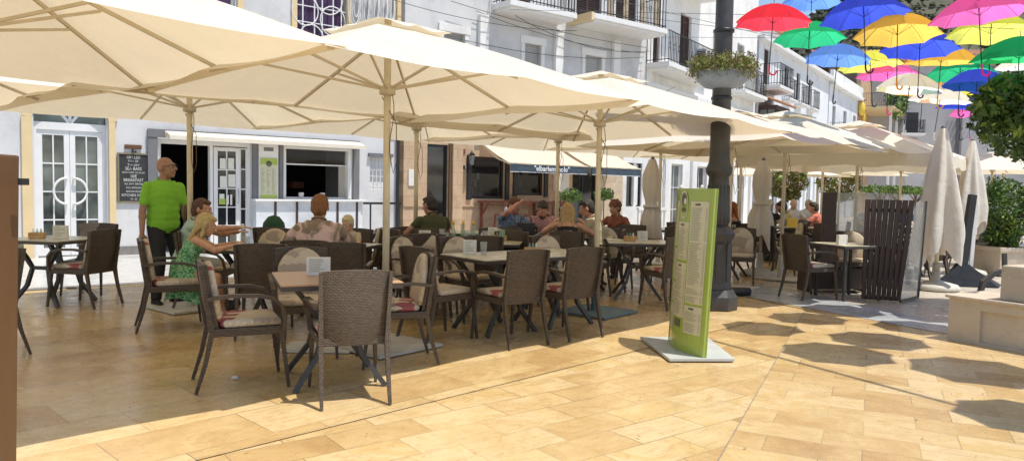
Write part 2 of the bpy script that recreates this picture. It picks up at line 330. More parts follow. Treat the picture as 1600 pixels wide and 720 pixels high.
# ================================================================== THE GROUND
def sheet(name, poly, z, m):
    me = bpy.data.meshes.new(name); me.from_pydata([(x, y, z) for x, y in poly], [], [tuple(range(len(poly)))]); me.update(); me.materials.append(m)
    o = bpy.data.objects.new(name, me); col.objects.link(o); return tag(o, kind='structure')
sheet('ground', [(-150,-60), (200,-60), (200,300), (-150,300)], -.012, MT['pave_p'])
def along(p, az, d): return (p[0]+math.sin(R(az))*d, p[1]+math.cos(R(az))*d)
K0 = (-6.26, 9.44); K1 = along(K0, 52, 17.5); Km = along(K0, 52, -14)
J1 = (-1.58, 3.70); J1b = along(J1, 44, -9); J1e = along(J1, 44, 6.2)
J2 = (1.20, 4.01); J2b = along(J2, 25.8, -7); J2e = along(J2, 25.8, 5.6)
Pp = (3.1, 10.3)
sheet('terrace_paving', [J1b, J1e, along(J1e, 20, 2.5), Pp, along(Pp, 33, 9), K1, Km], -.004, MT['pave_a'])
sheet('strip_paving', [J1b, J2b, J2e, along(J1e, 20, 2.5), J1e], -.008, MT['pave_b'])
sheet('walk_paving', [J2b, (9, -2.5), (9.5, 3.0), along(Pp, 153, 6.0), Pp, J2e], 0, MT['pave_c'])
Pq = along(Pp, 60, .12)
sheet('blue_paving_band', [Pp, along(Pp, 153, 6.0), along(along(Pp, 153, 6.0), 60, .16), along(Pq, 33, 1.2), along(Pp, 33, 1.4)], .004, MT['pave_g'])
sheet('white_pavement', [Km, K1, along(K1, 142-180, 6), along(Km, 142-180, 6)], .003, MT['pave_w'])
k = MB(); rz = R(38); Mk = Matrix.Translation((K0[0], K0[1], 0)) @ Matrix.Rotation(rz, 4, 'Z')
k.box(-14, 17.5, -.13, .02, -.05, .018, M=Mk); k.build('kerb', MT['kerb'], bevel=.006, kind='structure')
# pavement joints that run on across the terrace (thin dark strips of filler)
for a, b, hw in ((J1b, J1e, .0013), (J2b, J2e, .0024)):
    d = (Vector(b)-Vector(a)).normalized(); n = Vector((-d.y, d.x))*hw
    sheet('paving_joint', [tuple(Vector(a)-n), tuple(Vector(b)-n), tuple(Vector(b)+n), tuple(Vector(a)+n)], .004, MT['kerb'])

# ================================================================== THE HILL
def hill():
    nx, ny = 70, 26; vs = []; fs = []
    for j in range(ny):
        for i in range(nx):
            x = -60 + 520*i/(nx-1); y = 150 + 190*j/(ny-1)
            t = j/(ny-1); ridge = math.sin(min(1, t*1.25)*PI/2)
            prof = 34 + 86*(1/(1+math.exp(-(x/y-.41)*24))) + 8*math.sin(x*.035)
            z = ridge*prof + 5*noise.noise(Vector((x*.03, y*.03, 0)))*ridge*2 + 2*noise.noise(Vector((x*.13, y*.13, 3)))*ridge
            vs.append((x, y, z-1))
    for j in range(ny-1):
        for i in range(nx-1):
            a = j*nx+i; fs.append((a, a+1, a+nx+1, a+nx))
    m = MB(); m.add(vs, fs, 0, True); m.build('hill', MT['rock'], kind='structure')
hill()
def scrub():
    m = MB(); rnd = random.Random(4)
    for i in range(7000):
        x = 40+rnd.random()*190; y = 155+rnd.random()*120
        t = (y-150)/190; ridge = math.sin(min(1, t*1.25)*PI/2); prof = 34 + 86*(1/(1+math.exp(-(x/y-.41)*24))) + 8*math.sin(x*.035)
        z = ridge*prof + 5*noise.noise(Vector((x*.03, y*.03, 0)))*ridge*2 + 2*noise.noise(Vector((x*.13, y*.13, 3)))*ridge - 1
        r = .25+rnd.random()**2*1.1
        for q in range(3):
            c = Vector((x+rnd.uniform(-1,1), y+rnd.uniform(-1,1), z+rnd.random()*.8)); m.ell(c, (r*.8, r*.8, r*.6), 5, 3)
    m.build('scrub', MT['scrubm'], kind='stuff', label='dark scrub bushes scattered over the hillside behind the town', cat='scrub')
scrub()

# ================================================================== BUILDINGS
class Wall:
    """local frame: x along the street front, y into the building, z up"""
    def __init__(s, name, P0, az, label, group=None):
        s.P0 = Vector((P0[0], P0[1], 0)); s.az = R(az); s.root = empty(name, s.P0, PI/2 - s.az, label, 'building', group)
        s.n = Vector((math.cos(s.az), -math.sin(s.az), 0))
    def px(s, x, y, off=0.0):
        d = ray(x, y); P = s.P0 + s.n*off; t = P.dot(s.n)/d.dot(s.n); p = Vector((0,0,EYE)) + d*t - s.P0
        return p.x*math.sin(s.az) + p.y*math.cos(s.az), p.z
    def wall(s, name, s0, s1, z0, z1, holes, m, th=.3, y=0.0):
        xs = sorted({s0, s1, *[h[0] for h in holes], *[h[1] for h in holes]}); zs = sorted({z0, z1, *[h[2] for h in holes], *[h[3] for h in holes]})
        xs = [x for x in xs if s0 <= x <= s1]; zs = [z for z in zs if z0 <= z <= z1]
        inside = lambda x, z: any(h[0] < x < h[1] and h[2] < z < h[3] for h in holes)
        nx, nz = len(xs)-1, len(zs)-1
        sol = [[not inside((xs[i]+xs[i+1])/2, (zs[j]+zs[j+1])/2) for j in range(nz)] for i in range(nx)]
        b = MB(); S = lambda i, j: 0 <= i < nx and 0 <= j < nz and sol[i][j]
        for i in range(nx):
            for j in range(nz):
                if not sol[i][j]: continue
                a, c, d, e = xs[i], xs[i+1], zs[j], zs[j+1]
                b.quad((a,y,d), (c,y,d), (c,y,e), (a,y,e)); b.quad((a,y+th,e), (c,y+th,e), (c,y+th,d), (a,y+th,d))
                if not S(i-1, j): b.quad((a,y,d), (a,y,e), (a,y+th,e), (a,y+th,d))
                if not S(i+1, j): b.quad((c,y,e), (c,y,d), (c,y+th,d), (c,y+th,e))
                if not S(i, j-1): b.quad((c,y,d), (a,y,d), (a,y+th,d), (c,y+th,d))
                if not S(i, j+1): b.quad((a,y,e), (c,y,e), (c,y+th,e), (a,y+th,e))
        return b.build(name, m, s.root)
    def box(s, name, s0, s1, y0, y1, z0, z1, m, bevel=.004, parent=None):
        return MB().box(s0, s1, y0, y1, z0, z1).build(name, m, parent or s.root, bevel=bevel)
    def window(s, s0, s1, z0, z1, nx=2, nz=2, fm='white', gm='pane', y=.14, fw=.05, name='window', shut=None, bar=.025):
        b = MB(); b.box(s0, s0+fw, y-.03, y+.03, z0, z1); b.box(s1-fw, s1, y-.03, y+.03, z0, z1); b.box(s0+fw, s1-fw, y-.03, y+.03, z1-fw, z1); b.box(s0+fw, s1-fw, y-.03, y+.03, z0, z0+fw)
        for i in range(1, nx): x = s0+fw+(s1-s0-2*fw)*i/nx; b.box(x-bar/2, x+bar/2, y-.02, y+.02, z0+fw, z1-fw)
        for j in range(1, nz): z = z0+fw+(z1-z0-2*fw)*j/nz; b.box(s0+fw, s1-fw, y-.018, y+.018, z-bar/2, z+bar/2)
        f = b.build(name, MT[fm], s.root)
        MB().box(s0+fw*.5, s1-fw*.5, y+.004, y+.012, z0+fw*.5, z1-fw*.5).build('pane', MT[gm], f)
        return f
    def louvre(s, s0, s1, z0, z1, m='shutter', y=.08, name='shutter', n=None, vert=False):
        b = MB(); b.box(s0, s0+.04, y-.02, y+.02, z0, z1); b.box(s1-.04, s1, y-.02, y+.02, z0, z1); b.box(s0+.04, s1-.04, y-.02, y+.02, z0, z0+.04); b.box(s0+.04, s1-.04, y-.02, y+.02, z1-.04, z1)
        if vert: xm = (s0+s1)/2; b.box(xm-.03, xm+.03, y-.021, y+.021, z0+.04, z1-.04)
        n = n or int((z1-z0)/.07)
        for i in range(n):
            z = z0+.04+(z1-z0-.08)*(i+.5)/n; b.bar((s0+.04, y, z), (s1-.04, y, z), .05, .008, up=(0, .5, 1))
        b.box(s0+.02, s1-.02, y+.015, y+.03, z0+.02, z1-.02)
        return b.build(name, MT[m], s.root)
    def balcony(s, s0, s1, z, depth=.75, slabm='white', step=.12, thick=.14, rail=.95, posts=True):
        sl = MB().box(s0, s1, -depth, 0, z-thick, z); sl.box(s0+.08, s1-.08, -depth+.08, 0, z-thick-.07, z-thick); sb = sl.build('balcony', MT[slabm], s.root, bevel=.006)
        b = MB(); yy = -depth+.05
        for zz in (z+.08, z+rail): b.box(s0+.04, s1-.04, yy-.012, yy+.012, zz-.012, zz+.012); [b.box(x-.012, x+.012, yy+.012, 0, zz-.012, zz+.012) for x in (s0+.05, s1-.05)]
        nn = int((s1-s0-.1)/step)
        for i in range(nn+1): x = s0+.05+(s1-s0-.1)*i/nn; b.box(x-.008, x+.008, yy-.008, yy+.008, z, z+rail)
        for x in (s0+.05, s1-.05):
            for i in range(1, int(depth/step)): b.box(x-.008, x+.008, yy+i*step-.008, yy+i*step+.008, z, z+rail)
        for i in range(0, nn, 3):      # scroll work
            x = s0+.05+(s1-s0-.1)*(i+.5)/nn; b.tube([(x+.045*math.cos(a), yy, z+rail*.52+.1*math.sin(a)) for a in [k*PI/4 for k in range(9)]], .006, 4, cap=False)
        b.build('railing', MT['dark'], sb)
        return sb

def text_mesh(name, body, size, m, parent, loc, rot=(PI/2,0,0), sx=1., align='CENTER', bold=0.0, depth=.002):
    c = bpy.data.curves.new(name, 'FONT'); c.body = body; c.size = size; c.align_x = align; c.align_y = 'CENTER'; c.extrude = depth; c.offset = bold; c.resolution_u = 2
    t = bpy.data.objects.new('tmp', c); col.objects.link(t); dg = bpy.context.evaluated_depsgraph_get(); dg.update()
    me = bpy.data.meshes.new_from_object(t.evaluated_get(dg)); bpy.data.objects.remove(t); bpy.data.curves.remove(c)
    me.materials.clear(); me.materials.append(m); me.name = name
    o = bpy.data.objects.new(name, me); col.objects.link(o); o.location = loc; o.rotation_euler = rot; o.scale = (sx, 1, 1); setpar(o, parent); return o

P0 = G(178, 398.7)
# ---- cafe building, white with ochre door trim
A = Wall('cafe_building', P0, 52, 'white rendered building with ochre trimmed arched door and a dark serving window, at the left')
ZH = 9.5
DZ = 2.35
door_h = (-1.27, -.10, 0, 3.0)
entry = (.80, 2.62, 0, 2.27); serve = (3.32, 4.93, 1.12, 2.27)
upw = (3.62, 4.78, 4.3, 6.4); upl = (1.5, 2.3, 4.9, 7.2); niche = (5.42, 5.95, 1.35, 2.15)
A.wall('wall', -9, 6.16, 0, ZH, [door_h, entry, serve, upw, upl, niche], MT['wallw'])
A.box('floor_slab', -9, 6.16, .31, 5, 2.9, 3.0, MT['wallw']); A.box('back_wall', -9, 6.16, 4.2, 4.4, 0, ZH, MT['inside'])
A.box('side_wall', 6.165, 6.3, .31, 5, 0, ZH, MT['wallw']); A.box('roof', -9.3, 6.4, -.35, 5.2, ZH, ZH+.2, MT['tile'])
A.box('skirting', -9, -1.42, -.025, -.002, 0, .17, MT['kerb']); A.box('skirting', .03, .56, -.025, -.002, 0, .17, MT['kerb'])
for x0, x1 in ((-1.46, -1.30), (-.07, .04)):
    A.box('door_trim', x0, x1, -.05, -.002, 0, 2.55, MT['yell'])
arc = MB(); arc.rbar([(-.685+.69*math.cos(a), -.026, 2.55+.55*math.sin(a)) for a in [PI*i/14 for i in range(15)]], .05, .15, side=(0,1,0)); arc.build('door_arch_trim', MT['yell'], A.root)
A.box('arch_head', -1.27, -.10, .02, .3, 2.98, 3.05, MT['wallw'])
# glazed double door
def glazed_leaf(a, b, z0, z1, nx, nz, gm='pane_g', y=.15, st=.09):
    m = MB(); m.box(a, a+st, y-.025, y+.025, z0, z1); m.box(b-st, b, y-.025, y+.025, z0, z1); m.box(a+st, b-st, y-.025, y+.025, z0, z0+st*1.6); m.box(a+st, b-st, y-.025, y+.025, z1-st, z1)
    for i in range(1, nx): x = a+st+(b-a-2*st)*i/nx; m.box(x-.012, x+.012, y-.02, y+.02, z0+st*1.6, z1-st)
    for j in range(1, nz): z = z0+st*1.6+(z1-z0-st*2.6)*j/nz; m.box(a+st, b-st, y-.019, y+.019, z-.012, z+.012)
    d = m.build('door', MT['white'], A.root, bevel=.003)
    MB().box(a+st*.6, b-st*.6, y+.003, y+.01, z0+.05, z1-.05).build('pane', MT[gm], d); return d
dl = glazed_leaf(-1.22, -.70, .02, 2.338, 2, 4); dr = glazed_leaf(-.695, -.15, .02, 2.338, 2, 4)
for d, cx, sg in ((dl, -.76, -1), (dr, -.64, 1)):
    h = MB(); h.tube([(cx+sg*.21*math.sin(t), .06, 1.22+.24*math.cos(t)) for t in [PI*i/12 for i in range(13)]], .022, 8)
    for zz in (.98, 1.46): h.box(cx-.015, cx+.015, .06, .13, zz-.02, zz+.02)
    h.build('handle', MT['white'], d)
fr = MB(); fr.box(-1.27, -1.22, .1, .2, 0, 2.34); fr.box(-.15, -.10, .1, .2, 0, 2.34); fr.box(-1.27, -.10, .1, .2, 2.34, 2.48)
for a in (PI*.30, PI*.5, PI*.70): fr.bar((-.685, .15, 2.46), (-.685+.56*math.cos(a), .15, 2.46+.56*math.sin(a)), .05, .04, up=(0,1,0))
f = fr.build('fanlight_frame', MT['white'], A.root); MB().box(-1.25, -.12, .155, .165, 2.44, 2.98).build('pane', MT['pane_g'], f)
# plaque, lamp and blackboard
A.box('plaque', .20, .50, -.03, -.002, 2.05, 2.13, MT['brownp'])
bb = empty('blackboard', A.root.matrix_world @ Vector((0,0,0)), 0, 'chalk menu blackboard with wooden rim hanging behind the waiter', 'blackboard')
bb.location = A.P0; bb.rotation_euler = A.root.rotation_euler
MB().box(.10, .60, -.03, -.012, 1.04, 1.94).build('board', MT['slate'], bb)
b = MB(); b.box(.07, .10, -.045, -.008, 1.01, 1.97); b.box(.60, .63, -.045, -.008, 1.01, 1.97); b.box(.10, .60, -.045, -.008, 1.94, 1.97); b.box(.10, .60, -.045, -.008, 1.01, 1.04); b.build('rim', MT['rimwood'], bb, bevel=.003)
for i, (tx, sz) in enumerate((('GRILLED', .075), ('FISH OF', .06), ('THE DAY', .06), ('SEA BASS', .085), ('WITH CHIPS OR SALAD', .045), ('10€', .09), ('BREAKFAST', .08), ('ALL DAY SERVED', .05), ('FULL ENGLISH', .05), ('BACON EGGS', .05), ('KITCHEN OPEN', .07), ('10 - 22', .05))):
    text_mesh('lettering', tx, sz, MT['chalk'], bb, (.35, -.032, 1.885-i*.073), sx=.85, depth=.001)
b = MB(); b.box(.33, .37, -.10, -.002, 2.0, 2.04); b.lathe([(.01,0),(.045,-.06),(.045,-.075)], 12, (.35, -.10, 2.05)); b.build('board_lamp', MT['dark'], A.root)
# grey pilasters, entrance
for x0, x1 in ((.60, .78), (2.64, 2.75), (3.22, 3.31)): A.box('pilaster', x0, x1, -.06, -.002, 0 if x0 < 1 else 1.1, 2.45, MT['gray'])
A.box('pilaster', 4.97, 5.12, -.06, -.002, 1.1, 2.45, MT['gray'])
A.box('lintel', .60, 5.12, -.075, -.061, 2.30, 2.46, MT['gray'])
wa_ = empty('rolled_awning', A.P0, A.root.rotation_euler.z, 'white rolled up awning over the cafe entrance and serving window', 'awning')
b = MB(); b.tube([(.9, -.16, 2.37), (5.05, -.16, 2.37)], .06, 12); b.build('fabric_roll', MT['canopy'], wa_); b = MB(); b.add([(.9,-.16,2.43), (5.05,-.16,2.43), (5.05,-.50,2.33), (.9,-.50,2.33)], [(0,1,2,3)]); b.add([(.9,-.50,2.33), (5.05,-.50,2.33), (5.05,-.51,2.25), (.9,-.51,2.25)], [(0,1,2,3)]); b.build('canvas', MT['canopy'], wa_); b = MB(); [b.bar((x, -.08, 2.3), (x, -.50, 2.32), .025, .025) for x in (.93, 5.02)]; b.build('frame', MT['walls'], wa_)
b = MB(); b.box(.80, .86, .05, .2, 0, 2.27); b.box(.86, 2.62, .05, .2, 2.19, 2.27); b.box(1.80, 1.86, .05, .2, 0, 2.19); b.box(2.56, 2.62, .05, .2, 0, 2.19); b.build('entrance_frame', MT['walls'], A.root, bevel=.004)
od = glazed_leaf(1.87, 2.40, .02, 2.17, 2, 5, gm='pane', y=.06, st=.08)
b = MB()
for (x, z, w_, h_) in ((1.99, 1.83, .12, .22), (2.16, 1.83, .12, .24), (1.99, 1.45, .14, .24), (2.16, 1.48, .15, .26), (1.98, 1.12, .1, .16), (2.12, 1.08, .05, .2), (2.2, 1.08, .04, .22)): MB().box(x, x+w_, .028, .033, z-h_/2, z+h_/2).build('notice', MT['paper'], od)
pass; MB().box(1.97, 2.1, .026, .031, .98, 1.1).build('green_notice', MT['green'], od)
h = MB(); h.tube([(2.36, .03, 1.0), (2.36, -.02, 1.02), (2.36, -.02, 1.28), (2.36, .03, 1.30)], .01, 6); h.build('handle', MT['steel'], od)
sd_ = A.window(2.41, 2.56, .02, 2.17, 1, 5, y=.10, fw=.025)
# menu board
A.box('menu_panel', 2.77, 3.20, -.05, -.002, 1.09, 2.30, MT['white'])
mbd = empty('wall_menu', A.P0, A.root.rotation_euler.z, 'green and cream wall menu between two grey pilasters left of the serving window', 'menu board')
def menu_face(parent, w_, h_, big=False, M=Matrix.Identity(4), yf=lambda x: 0.0):
    pass
b = MB(); b.box(2.80, 3.17, -.064, -.052, 1.12, 1.98); b.build('panel', MT['cream_p'], mbd)
MB().box(2.80, 3.17, -.068, -.0645, 1.84, 1.98).build('green_header', MT['green'], mbd); MB().box(2.80, 3.17, -.068, -.0645, 1.12, 1.19).build('green_footer', MT['green'], mbd)
b = MB(); b.lathe([(.062, 0), (.062, .004)], 24, M=Matrix.Translation((2.985, -.068, 1.86)) @ Matrix.Rotation(PI/2, 4, 'X')); b.build('emblem', MT['ink'], mbd)
rnd = random.Random(3); b = MB()
for c_ in range(3):
    for i in range(34):
        if rnd.random() < .12: continue
        x = 2.82+c_*.118; z = 1.76-i*.0165; b.box(x, x+.03+rnd.random()*.055, -.066, -.0645, z, z+.006)
b.build('lettering', MT['ink2'], mbd)
A.box('nameplate', 2.88, 3.09, -.055, -.051, 2.13, 2.21, MT['gray'])
A.box('stone_head', 2.77, 3.20, -.06, -.051, 2.305, 2.42, MT['redwood'])
# serving window
b = MB(); 
for bx in ((3.32, 3.38, 1.12, 2.27), (4.84, 4.93, 1.12, 2.27)): b.box(bx[0], bx[1], -.03, .2, bx[2], bx[3])
b.box(3.38, 4.84, -.03, .2, 2.21, 2.27); b.box(3.38, 4.84, .08, .12, 1.86, 1.89); b.box(3.38, 4.84, .06, .2, 1.12, 1.15); b.build('window_frame', MT['walls'], A.root, bevel=.004)
A.box('window_glass', 3.38, 4.84, .10, .106, 1.89, 2.21, MT['smoke'], 0)
cu = MB(); cu.add(*(lambda n: ([(4.68+.16*i/n, .13+.018*math.sin(i*2.2), z) for z in (1.15, 1.86) for i in range(n+1)], [(i, i+1, i+n+2, i+n+1) for i in range(n)]))(16), 0, True); cu.build('curtain', MT['canopy'], A.root)
A.box('counter', 2.62, 5.2, -.30, -.001, 1.055, 1.10, MT['walls'], .008)
A.box('counter_front', 2.66, 5.12, -.22, -.001, 0, 1.054, MT['wallb'])
for x in (3.07, 3.55, 4.02, 4.50, 4.98): A.box('counter_bar', x-.025, x+.025, -.235, -.221, .0, 1.05, MT['brown'], 0)
for (x, n_) in ((3.75, 'pot'), (4.25, 'pot')):
    b = MB(); b.lathe([(.05,0),(.06,.08),(.055,.1)], 12, (x, .04, 1.151)); b.build('counter_pot', MT['paper'], None, loc=None, label='white pot on the serving counter, '+('left one' if x < 4 else 'right one'), cat='pot'); o = bpy.data.objects[-1] if False else None
for o in list(col.objects):
    if o.name.startswith('counter_pot'): o.location = A.P0; o.rotation_euler = A.root.rotation_euler
for x in (3.45, 3.9, 4.4):                      # dim things inside
    A.box('shelf', x, x+.3, 2.2, 2.5, .9+x*.1, 1.5, MT['redwood'])
# niche and railing right of the counter
b = MB(); b.box(5.42, 5.95, .12, .14, 1.35, 2.15); n_ = b.build('niche_back', MT['walls'], A.root)
b = MB(); [b.box(5.5+i*.1, 5.515+i*.1, .03, .045, 1.37, 2.1) for i in range(5)]; [b.box(5.44, 5.93, .026, .029, 1.5+j*.15, 1.515+j*.15) for j in range(4)]; b.build('niche_grille', MT['white'], A.root)
A.box('niche_cap', 5.36, 6.0, -.08, -.002, 2.12, 2.2, MT['gray'])
b = MB(); b.box(5.12, 6.1, -.3, -.25, 1.0, 1.05)
for x in (5.3, 5.75, 6.05): b.box(x-.015, x+.015, -.29, -.26, 0, 1.0)
rl = b.build('railing', MT['dark'], None, label='low dark railing in front of the white wall right of the counter', cat='railing'); rl.location = A.P0; rl.rotation_euler = A.root.rotation_euler
A.box('drainpipe', 6.10, 6.16, -.09, -.02, 0, 2.9, MT['dark'], .01)
# upper floor
b = MB(); b.box(3.5, 3.62, -.04, -.002, 4.2, 6.5); b.box(4.78, 4.9, -.04, -.002, 4.2, 6.5); b.box(3.4, 5.0, -.06, -.002, 6.5, 6.62); b.build('window_trim', MT['yell'], A.root)
b = MB(); b.box(3.63, 4.77, .13, .15, 4.3, 6.4); b.build('purple_window', MT['purple'], A.root)
b = MB(); rnd = random.Random(8)
for x in (3.75, 4.02, 4.2, 4.46, 4.66): b.box(x-.012, x+.012, -.03, -.006, 4.25, 6.5)
for z in (4.6, 5.0, 5.35, 5.75): b.box(3.5, 4.9, -.028, -.008, z-.01, z+.01)
for (x, z, r_) in ((3.8, 5.25, .3), (4.45, 5.1, .3), (3.95, 4.65, .28), (4.35, 5.6, .33), (3.75, 5.8, .25)): b.tube([(x+r_*math.cos(t), -.035, z+r_*1.1*math.sin(t)) for t in [2*PI*i/20 for i in range(21)]], .014, 5, cap=False)
b.build('window_grille', MT['white'], A.root)
A.box('window_trim', 2.34, 2.46, -.05, -.002, 4.4, 7.4, MT['yell']); A.window(1.5, 2.3, 4.9, 7.2, 2, 3, gm='purple')
A.box('drainpipe', 6.02, 6.13, -.16, -.04, 2.95, ZH, MT['yell'], .02)
fl = empty('festive_light_frame', A.P0, A.root.rotation_euler.z, 'pale curled festive light frame fixed high beside the purple window', 'light decoration')
b = MB()
for (x, r1, h_) in ((4.95, .17, 1.3), (5.2, .15, 1.5), (5.45, .13, 1.6), (5.68, .12, 1.4), (5.88, .1, 1.1)):
    for kk in range(4):
        rr = r1*(1-.2*kk); b.tube([(x+rr*math.cos(t), -.12-.02*kk, 5.85-h_*.28*(1-.17*kk)+h_*.5*math.sin(t)*(1-.12*kk)) for t in [2*PI*i/22 for i in range(23)]], .011, 4, cap=False)
b.box(4.9, 6.0, -.14, -.1, 6.3, 6.33); b.build('light_coils', MT['white'], fl)
b = MB(); b.bar((4.95, -.1, 6.3), (4.95, 0, 6.3), .03, .03); b.bar((5.95, -.1, 6.3), (5.95, 0, 6.3), .03, .03); b.build('bracket', MT['white'], fl)

# ---- bar building: orange stone below, grey white render above
B = Wall('bar_building', along(P0, 52, 6.32), 52, 'grey white building with orange stone ground floor, awnings and balconies, mid picture'); B.P0.z = 0
o_ = 6.32
S = lambda x: x-o_
bdoor = (S(6.99), S(7.62), 0, 2.5); bw1 = (S(8.32), S(9.42), 1.15, 2.25); bw2 = (S(9.84), S(10.80), 1.25, 2.1); bd = (S(11.9), S(12.95), 0, 2.2)
B.wall('ground_floor_wall', 0, S(14.0), 0, 2.75, [bdoor, bw1, bw2, bd], MT['orange'])
bwin = (S(14.18), S(14.85), .95, 2.25)
B.wall('ground_floor_white_wall', S(14.0), S(14.9), 0, 2.75, [(S(14.16), S(14.86), .95, 2.3)], MT['walls'])
ups = [(S(7.42), S(8.05), 3.7, 5.32), (S(10.02), S(10.6), 3.7, 5.38), (S(12.28), S(12.95), 3.7, 5.35), (S(11.9), S(12.9), 6.32, 8.6), (S(13.5), S(14.4), 6.32, 8.6), (S(9.2), S(10.2), 6.32, 8.6)]
B.wall('upper_wall', 0, S(14.9), 2.75, ZH, ups, MT['wallf' if False else 'wallw'])
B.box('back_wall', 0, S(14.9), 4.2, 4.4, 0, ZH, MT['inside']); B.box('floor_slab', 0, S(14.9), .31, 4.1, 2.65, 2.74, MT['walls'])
B.box('end_wall', S(14.9)+.002, S(14.9)+.3, -.0, 5, 0, ZH, MT['walls']); B.box('roof', -.3, S(15.3), -.4, 5.2, ZH, ZH+.2, MT['tile'])
B.box('stone_band', 0.02, bdoor[0], -.03, -.002, .94, .98, MT['orange']); B.box('stone_band', bdoor[1], bd[0], -.03, -.002, .94, .98, MT['orange'])
B.box('column', bdoor[1]+.08, bdoor[1]+.38, -.1, -.002, 0, 2.74, MT['orange'])
B.box('stone_panel', bd[1]+.05, S(13.98), -.02, -.002, 0, 2.74, MT['cream_w'])
f = B.window(*bdoor, 1, 1, fm='dark', y=.1, fw=.06, name='door')
B.box('door_pilaster', bdoor[1]-.001, bdoor[1]+.07, -.05, -.002, 0, 2.6, MT['brownp'])
for h_ in (bw1, bw2):
    f = B.window(*h_, 1, 1, fm='dark', y=.1, fw=.07, gm='smoke')
    for q in range(9):
        xx = h_[0]+.1+(h_[1]-h_[0]-.25)*q/9; zz = h_[2]+.12+(q*37 % 5)*.1; B.box('bar_shelf_item', xx, xx+.08, .8, .9, zz, zz+.18, MT[('tile', 'bamboo', 'paper', 'white')[q % 4]])
    B.box('back_shelf', h_[0], h_[1], .75, .95, h_[2]+.05, h_[2]+.1, MT['redwood'])
    B.box('shutter', h_[0]-.14, h_[0]-.005, -.05, -.002, h_[2]-.03, h_[3]+.03, MT['dark']); B.box('shutter', h_[1]+.005, h_[1]+.14, -.05, -.002, h_[2]-.03, h_[3]+.03, MT['dark'])
B.box('interior_wall', 0, S(14.0), 1.6, 1.7, 0, 2.6, MT['redwood'])
B.window(bd[0], bd[1], 0, 2.2, 2, 1, fm='dark', y=.15, fw=.07, name='door')
B.box('meter_box', S(7.93), S(8.08), -.08, -.002, 1.9, 2.0, MT['dark']); B.box('notice', S(6.45), S(6.62), -.03, -.002, 1.45, 1.85, MT['paper']); B.box('vent', S(8.0), S(8.12), -.02, -.002, 2.3, 2.42, MT['redwood'])
B.box('wall_box', S(11.15), S(11.65), -.14, -.002, 1.35, 2.1, MT['paper'], .01)
lt = empty('wall_lantern', B.root.location, B.root.rotation_euler.z, 'black wall lantern on the orange wall left of the first awning', 'lantern')
lx = S(8.2); b = MB(); b.box(lx-.03, lx+.03, -.03, -.002, 1.85, 2.2); b.tube([(lx, -.02, 1.95), (lx, -.15, 1.92), (lx, -.2, 2.0)], .012, 6); b.build('bracket', MT['dark'], lt)
b = MB(); b.lathe([(.05,0),(.09,.22),(.1,.23),(.03,.32),(.01,.36)], 6, (lx, -.2, 2.02)); b.build('lamp_head', MT['clear'], lt); b = MB(); b.lathe([(.1,0),(.035,.09),(.01,.13)], 6, (lx, -.2, 2.255)); b.lathe([(.05,0),(.05,.02)], 6, (lx, -.2, 2.0)); b.build('cap', MT['dark'], lt)
# dark window with white balusters
B.window(S(14.18), S(14.84), .95, 2.28, 3, 1, fm='dark', y=.08, fw=.04)
b = MB(); b.box(S(14.1), S(15.4), -.6, -.5, .85, .93); b.box(S(14.1), S(15.4), -.6, -.5, .0, .08)
for i in range(9): x = S(14.15)+i*.15; b.box(x-.03, x+.03, -.58, -.52, .08, .85)
rl = b.build('balustrade', MT['white'], None, label='low white balustrade at the right end of the orange bar front', cat='balustrade'); rl.location = B.root.location; rl.rotation_euler = B.root.rotation_euler
# shutters above
for h_ in ups[:3]:
    x0, x1, z0, z1 = h_; b = MB(); zz = z1
    while zz > z0+.05: b.box(x0+.02, x1-.02, .1, .125, zz-.05, zz-.006); zz -= .055
    b.box(x0, x1, .125, .14, z0, z1); b.build('roller_shutter', MT['grayshut'], B.root)
    b = MB(); b.box(x0-.12, x0-.002, -.035, -.002, z0, z1+.002); b.box(x1+.002, x1+.12, -.035, -.002, z0, z1+.002); b.box(x0-.16, x1+.16, -.05, -.002, z1+.003, z1+.2); b.build('window_surround', MT['walls'], B.root, bevel=.005)
for h_ in ups[3:]:
    B.louvre(h_[0], h_[1], h_[2], h_[3], y=.1, vert=True)
for x in (S(8.6), S(11.2), S(13.5)): B.box('wall_pier', x-.14, x+.14, -.12, -.002, 2.76, 5.9, MT['walls'], .01)
B.balcony(S(11.65), S(14.7), 6.28, depth=1.0); B.balcony(S(8.9), S(11.2), 6.22, depth=.8)
B.box('balcony_edge', S(11.55), S(11.648), -1.0, 0, 6.08, 6.3, MT['yell']); 
for x in (S(12.3), S(12.9), S(13.6), S(14.2)): B.box('balcony_plank', x, x+.2, -.9, -.86, 6.3, 7.2, MT['cream_w'])
